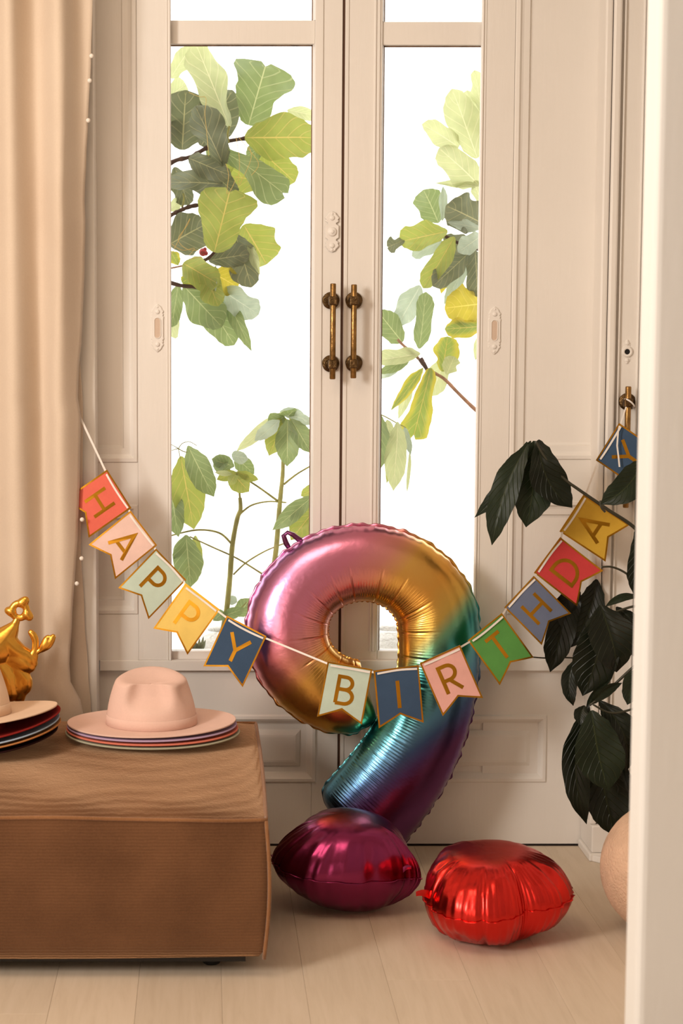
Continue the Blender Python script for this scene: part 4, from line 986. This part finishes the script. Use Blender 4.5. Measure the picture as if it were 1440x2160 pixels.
figR = thing('fiddle_leaf_fig', P(1040, 500, 5.8), 'fiddle-leaf fig with yellowing leaves outside the right pane', 'tree')
FIG_R = [
 ((1016, 238), (1000, 148), 34, .10, 'A', 'egg', .3, .05), ((1006, 334), (952, 188), 66, .06, 'A', 'egg', -.2, .06), ((1010, 300), (985, 190), 50, .10, 'A', 'egg', .3, .04), ((968, 310), (890, 262), 46, .08, 'A', 'egg', .2, .06),
 ((1010, 390), (926, 312), 70, .02, 'A', 'egg', .2, .06), ((1012, 392), (917, 386), 16, .00, 'A', 'lance', .4, -.05), ((1014, 430), (1000, 380), 26, .05, 'A', 'egg', .2, .04), ((925, 470), (893, 400), 58, .08, 'D', 'egg', .2, .05), ((932, 466), (934, 392), 20, .03, 'W', 'lance', .3, .04),
 ((1016, 470), (940, 434), 76, .00, 'B', 'egg', .1, .06), ((1016, 482), (942, 468), 26, -.03, 'W', 'lance', .4, .06), ((944, 488), (842, 510), 54, -.02, 'C', 'egg', .25, .10), ((852, 506), (816, 522), 30, .00, 'B', 'fig', .2, .05), ((932, 508), (868, 540), 28, .05, 'W', 'egg', .2, .05),
 ((958, 500), (892, 608), 44, -.06, 'C', 'egg', .15, .05), ((988, 534), (912, 604), 46, -.02, 'B', 'egg', .25, .06), ((1002, 528), (1006, 626), 44, .00, 'B', 'egg', .1, .05), ((988, 548), (936, 642), 30, .02, 'W', 'lance', .3, .06), ((1016, 496), (966, 532), 40, -.04, 'W', 'egg', .2, .06),
 ((935, 500), (990, 530), 40, .06, 'B', 'egg', .3, .05), ((945, 560), (930, 620), 22, .05, 'E', 'lance', .2, .05), ((1020, 640), (938, 650), 80, .02, 'E', 'egg', .1, .06), ((1018, 688), (938, 694), 40, -.02, 'G', 'egg', .3, .10),
 ((886, 602), (838, 686), 46, .06, 'W', 'egg', .3, .06), ((884, 736), (898, 616), 40, .02, 'D', 'egg', .3, .05), ((848, 722), (796, 656), 56, .02, 'D', 'egg', .2, .06), ((886, 746), (794, 760), 34, -.01, 'A', 'egg', .3, .08), ((868, 752), (796, 790), 28, .04, 'D', 'lance', .2, .06), ((850, 760), (800, 800), 22, .05, 'W', 'lance', .3, .05),
 ((932, 784), (944, 710), 52, .02, 'G', 'egg', .15, .05), ((940, 752), (908, 836), 44, .08, 'A', 'egg', .2, .05), ((942, 790), (958, 752), 34, -.02, 'A', 'egg', .3, .05), ((908, 776), (870, 926), 62, -.03, 'G', 'fig', .1, .06), ((892, 776), (824, 866), 26, .02, 'G', 'lance', .4, .05), ((866, 800), (840, 884), 24, .05, 'A', 'lance', .3, .05),
 ((1016, 700), (1002, 760), 20, .05, 'A', 'lance', .3, .04)]
for i, (ba, ti, wd, dy, tone, kind, roll, bend) in enumerate(FIG_R):
    leaf(figR, ba, ti, wd, YL + dy, tone, kind, roll, bend, fold=(.18, -.22, .40)[i % 3], wave=.26, dY=.03 * ((i % 3) - 1), seed=i)
twig(figR, [(1025, 880), (1000, 862), (965, 828), (935, 798), (900, 778), (880, 754), (850, 728), (838, 716)], 4.2, 2.5, YL, M_twig, 'branch', .12)
trunk(figR, 1056, YL + .05, 2.0, .03, M_bark); twig(figR, [(1056, 905), (1024, 880)], 4.5, 4.2, YL, M_twig, 'branch', .1); twig(figR, [(1056, 545), (1028, 534)], 4.2, 4, YL, M_bark, 'branch', .1)
twig(figR, [(905, 790), (895, 770), (886, 756)], 4.5, 4.5, YL - .02, M_bark, 'branch', .3)
twig(figR, [(1030, 535), (1000, 522), (965, 512), (935, 496)], 4, 3, YL - .02, M_bark, 'branch', .3)

schL = thing('umbrella_plant', P(480, 1320, 5.55), 'umbrella plant with green drooping leaflets in the white pot outside the left pane', 'plant')
YU = 5.52
for pts, r0, r1, m_ in (([(470, 1330), (478, 1285), (485, 1215), (490, 1150), (500, 1095), (507, 1075), (506, 1050)], 6.2, 4.2, M_stem), ([(506, 1052), (503, 1020), (498, 1004)], 2.6, 1.4, M_stem),
    ([(572, 1230), (582, 1160), (588, 1085), (592, 1040), (596, 1000), (597, 960)], 5.8, 4.0, M_stem),
    ([(489, 1148), (462, 1124), (414, 1118), (352, 1132)], 2.4, 1.6, M_stem), ([(506, 1084), (530, 1066), (565, 1058), (604, 1060)], 2.2, 1.6, M_stem), ([(586, 1057), (540, 1024), (500, 1000), (450, 974)], 2.4, 1.6, M_stem),
    ([(552, 1210), (500, 1178), (450, 1155), (400, 1132)], 1.9, 1.4, M_stem), ([(492, 1212), (520, 1186), (560, 1162), (600, 1146)], 1.8, 1.4, M_stem), ([(598, 1022), (626, 1000), (660, 980)], 2.4, 1.6, M_stem), ([(620, 1066), (640, 1062), (664, 1064)], 1.6, 1.4, M_stem),
    ([(376, 946), (385, 935), (400, 932), (415, 940)], 1.0, .8, M_stem), ([(376, 946), (355, 934)], 1.0, .8, M_stem), ([(376, 946), (355, 952)], 1.0, .8, M_stem), ([(376, 946), (378, 956), (380, 968)], 1.0, .9, M_stem), ([(376, 946), (386, 952), (396, 954)], 1.2, 1.0, M_stem),
    ([(478, 1284), (500, 1288), (520, 1270)], 1.2, 1, M_stem)):
    twig(schL, pts, r0, r1, YU, m_, 'stem', .06)
SCH = [((381, 962), (409, 1116), 72, .02, 'C', -.1), ((396, 940), (451, 1048), 54, .0, 'D', .2), ((360, 1030), (376, 1132), 46, .03, 'D', .2), ((392, 1128), (402, 1238), 64, -.02, 'D', .15), ((412, 1130), (412, 1225), 34, .03, 'C', .3), ((392, 1132), (366, 1180), 22, .03, 'D', .3),
 ((494, 984), (446, 968), 34, .0, 'D', .3), ((488, 960), (524, 968), 28, -.02, 'W', .3), ((492, 1000), (526, 1038), 46, .02, 'C', .1), ((494, 962), (536, 1000), 36, .03, 'D', .2), ((498, 996), (456, 1012), 22, .0, 'C', .2), ((495, 1002), (482, 1026), 20, -.02, 'C', .2), ((500, 996), (545, 1012), 20, -.02, 'C', .3), ((490, 1000), (452, 996), 12, -.03, 'A', .3), ((470, 960), (458, 1000), 30, .03, 'D', .3),
 ((602, 866), (498, 952), 26, .04, 'A', .4), ((590, 886), (537, 930), 30, -.03, 'W', .3), ((600, 880), (567, 962), 46, .03, 'C', .1), ((606, 884), (605, 984), 50, -.03, 'D', .1), ((614, 884), (656, 956), 42, -.02, 'D', -.2), ((606, 872), (665, 892), 26, .02, 'W', .3), ((600, 878), (566, 900), 40, .02, 'D', .2), ((612, 880), (648, 950), 34, .04, 'C', -.1), ((604, 880), (622, 862), 40, .04, 'D', .4), ((590, 868), (640, 872), 26, .05, 'W', .5),
 ((662, 1044), (574, 1118), 36, -.02, 'D', .25), ((664, 1072), (612, 1140), 50, .02, 'C', .2), ((672, 1026), (634, 1046), 26, .03, 'C', .2), ((668, 1090), (640, 1140), 34, .03, 'C', .1), ((640, 1060), (610, 1100), 14, .0, 'A', .3),
 ((500, 1300), (528, 1262), 40, .03, 'D', .2), ((470, 1300), (516, 1282), 26, .0, 'D', .2), ((470, 1290), (448, 1310), 26, .0, 'D', .2), ((500, 1270), (480, 1262), 20, .02, 'W', .3)]
for i, (ba, ti, wd, dy, tone, roll) in enumerate(SCH):
    leaf(schL, ba, ti, wd, YU + dy, tone, 'umb', roll, .10, fold=.18, wave=.07, dY=-.03 * (i % 3), seed=i)
schR = thing('umbrella_plant', P(790, 1000, 5.6), 'pale umbrella plant leaflets hanging behind the right door stile', 'plant')
for i, (ba, ti, wd, dy, tone, roll) in enumerate([((802, 876), (800, 992), 40, .02, 'D', .2), ((816, 886), (822, 930), 24, .04, 'A', .3), ((838, 890), (829, 1036), 46, .0, 'A', .15), ((852, 900), (866, 960), 16, .03, 'W', .3), ((864, 950), (858, 1040), 8, .04, 'A', .4), ((826, 920), (816, 1020), 16, .04, 'C', .3)]):
    leaf(schR, ba, ti, wd, YU + .05 + dy, tone, 'umb', roll, .10, fold=.15, wave=.08, dY=-.03, seed=40 + i)
twig(schR, [(780, 870), (806, 876), (836, 892), (856, 902)], 1.5, 1.1, YU + .06, M_stem)

# ------------------------------------------------------------------ outside: patio, planters
pt_ = MB(); pt_.box(-6, 8, D + .2, 16, -.09, -.03); tag(put('patio', pt_.mesh('patio', simple('patio_stone', (.60, .56, .50, 1), .8, var=.1, scale=2))), 'sunlit pale patio outside the glazed doors', 'patio', kind='structure')
M_wpot = simple('white_mosaic_pot', (.78, .78, .76, 1), .6, bump=.9, bscale=70)
def round_pot(name, label, c, r, mat, mouth=.55, sq=.95):
    root = thing(name, (c[0], c[1], c[2] - r * sq), label, 'planter')
    b = MB(); rings = []; a1 = math.asin(min(.98, math.sqrt(max(0, 1 - mouth ** 2))))
    for i in range(19):
        a = -PI / 2 + .28 + (a1 + PI / 2 - .28) * i / 18; rings.append([(c[0] + r * math.cos(a) * math.cos(t), c[1] + r * math.cos(a) * math.sin(t), c[2] + r * sq * math.sin(a)) for t in [2 * PI * k / 40 for k in range(40)]])
    zt2 = c[2] + r * sq * math.sin(a1)
    for f, z in ((.94, zt2 + .002), (.88, zt2 - .004), (.86, zt2 - .03)): rings.append([(c[0] + r * mouth * f * math.cos(t), c[1] + r * mouth * f * math.sin(t), z) for t in [2 * PI * k / 40 for k in range(40)]])
    b.loft(rings, True, True, False); put('pot', b.mesh('pot', mat, True), root)
    s = MB(); s.loft([[(c[0] + r * mouth * f * math.cos(t), c[1] + r * mouth * f * math.sin(t), zt2 - .03 + .006 * (1 - f)) for t in [2 * PI * k / 40 for k in range(40)]] for f in (.87, .5, .05)], True, False, True)
    put('soil', s.mesh('soil', simple('soil', (.05, .035, .025, 1), .95, bump=.8, bscale=80) if 'soil' not in bpy.data.materials else bpy.data.materials['soil'], True), root, 'dark soil'); return root
cL = P(474, 1382, 5.58); round_pot('planter', 'round white textured planter outside the left pane', (cL.x, cL.y, cL.z), .105, M_wpot, .6)
cR = P(826, 1395, 5.60); round_pot('planter', 'round white textured planter outside the right pane, seen through the number 9', (cR.x, cR.y, cL.z), .105, M_wpot, .6)
M_ledge = simple('stone_ledge', srgb(176, 168, 158), .9, var=.15, scale=20)
lz = cL.z - .105 * .95 - .006
lb = MB(); lb.box(xx(330), xx(1060), 5.42, 5.78, -.03, lz + .004); tag(put('stone_ledge', lb.mesh('stone_ledge', M_ledge, bevel=.006)), 'low grey stone ledge outside, carrying the two white planters', 'ledge')
q = MB(); xs_ = XX(750, YU + .07); q.tube([(xs_ + .006 * math.sin(i), YU + .07, lz + .004 + (ZZ(870, YU + .07) - lz) * i / 8) for i in range(9)], [.006 - .0004 * i for i in range(9)], 8); put('stem', q.mesh('stem', M_stem, True), schR)
hb = thing('grass_clump', P(412, 1370, 5.5), 'small dark clump of blades beside the left white planter', 'plant')
for i in range(10): leaf(hb, (410 + i * 1.5, 1376), (394 + i * 4.4, 1340 + (i * 7) % 18), 7, 5.50, 'B', 'lance', .3, .05, seed=i, name='blade')

# ------------------------------------------------------------------ dark umbrella plant in the round pot, right foreground
pc = P(1411, 1862, 4.33)
M_pot = simple('peach_clay', (.66, .44, .30, 1), .85, var=.12, scale=18, bump=.5, bscale=160)
potp = round_pot('potted_umbrella_plant', 'dark green umbrella plant in round peach clay pot behind the blurred wall edge', (pc.x, 4.33, .168), .168, M_pot, .62, 1.0)
potp['category'] = 'plant'
PL = [  # base, tip, width, Y, tone, roll, bend, arch
 ((1126, 930), (1108, 1112), 88, 4.80, 'L', .05, .08, -.03), ((1112, 936), (1036, 1150), 56, 4.78, 'L', .35, .08, .06), ((1112, 932), (1001, 1092), 34, 4.82, 'L', .5, .06, -.06), ((1134, 928), (1206, 1071), 74, 4.79, 'K', -.1, .12, .13), ((1120, 930), (1052, 990), 26, 4.84, 'L', .4, .10, -.10),
 ((1360, 968), (1266, 1064), 62, 4.66, 'L', .15, .08, -.08), ((1352, 1100), (1338, 1258), 66, 4.60, 'K', .1, .06, -.06),
 ((1262, 1284), (1228, 1468), 92, 4.72, 'K', .25, .10, -.06), ((1212, 1390), (1208, 1489), 32, 4.74, 'K', .3, .10, .12), ((1266, 1276), (1300, 1418), 100, 4.70, 'K', -.1, .12, -.02), ((1300, 1280), (1345, 1392), 54, 4.72, 'K', -.2, .10, -.1),
 ((1196, 1240), (1160, 1418), 62, 4.985, 'K', .1, .02, -.02), ((1258, 1222), (1202, 1366), 66, 4.985, 'K', .15, .02, -.06), ((1212, 1230), (1186, 1330), 50, 4.99, 'K', .15, .02, 0), ((1345, 1258), (1276, 1280), 17, 4.72, 'L', .2, .10, .12),
 ((1240, 1486), (1236, 1738), 60, 4.64, 'K', .15, .04, .10), ((1246, 1498), (1282, 1668), 104, 4.60, 'L', -.05, .08, .03), ((1262, 1590), (1296, 1764), 92, 4.66, 'K', 0, .05, .02), ((1264, 1478), (1322, 1628), 66, 4.64, 'K', -.15, .10, -.12), ((1308, 1600), (1330, 1742), 40, 4.66, 'K', .1, .05, 0),
 ((1244, 1486), (1312, 1440), 26, 4.62, 'L', .3, .10, -.10), ((1236, 1490), (1290, 1430), 16, 4.64, 'L', .2, .08, -.08), ((1350, 1408), (1322, 1487), 44, 4.58, 'L', .1, .06, .06), ((1232, 1488), (1224, 1530), 30, 4.62, 'K', .2, .05, .1)]
for i, (ba, ti, wd, Y, tone, roll, bend, arch_) in enumerate(PL):
    leaf(potp, ba, ti, wd, Y, tone, 'umb', roll, bend, fold=.22, wave=.10, dY=-.02, seed=i, arch=arch_)
for pts, r0, r1, Y in (([(1130, 931), (1150, 966), (1190, 1010), (1222, 1034), (1280, 1074), (1345, 1120), (1400, 1200)], 2.4, 4.2, 4.76), ([(1264, 1286), (1290, 1292), (1345, 1278), (1400, 1290)], 2.2, 3, 4.70), ([(1243, 1488), (1280, 1458), (1330, 1412), (1390, 1360)], 2.4, 4, 4.61),
    ([(1250, 1486), (1290, 1504), (1345, 1492), (1400, 1470)], 2.0, 3, 4.60), ([(1268, 1196), (1290, 1196), (1318, 1208), (1360, 1240)], 2.0, 2.6, 4.72), ([(1122, 1386), (1150, 1388), (1190, 1387), (1240, 1390)], 1.5, 1.8, 4.985), ([(1266, 1056), (1268, 1070), (1276, 1080)], 2.5, 2.5, 4.70),
    ([(1405, 1760), (1402, 1560), (1398, 1340), (1404, 1160)], 9, 6, 4.40)):
    twig(potp, pts, r0, r1, Y, M_dstem)
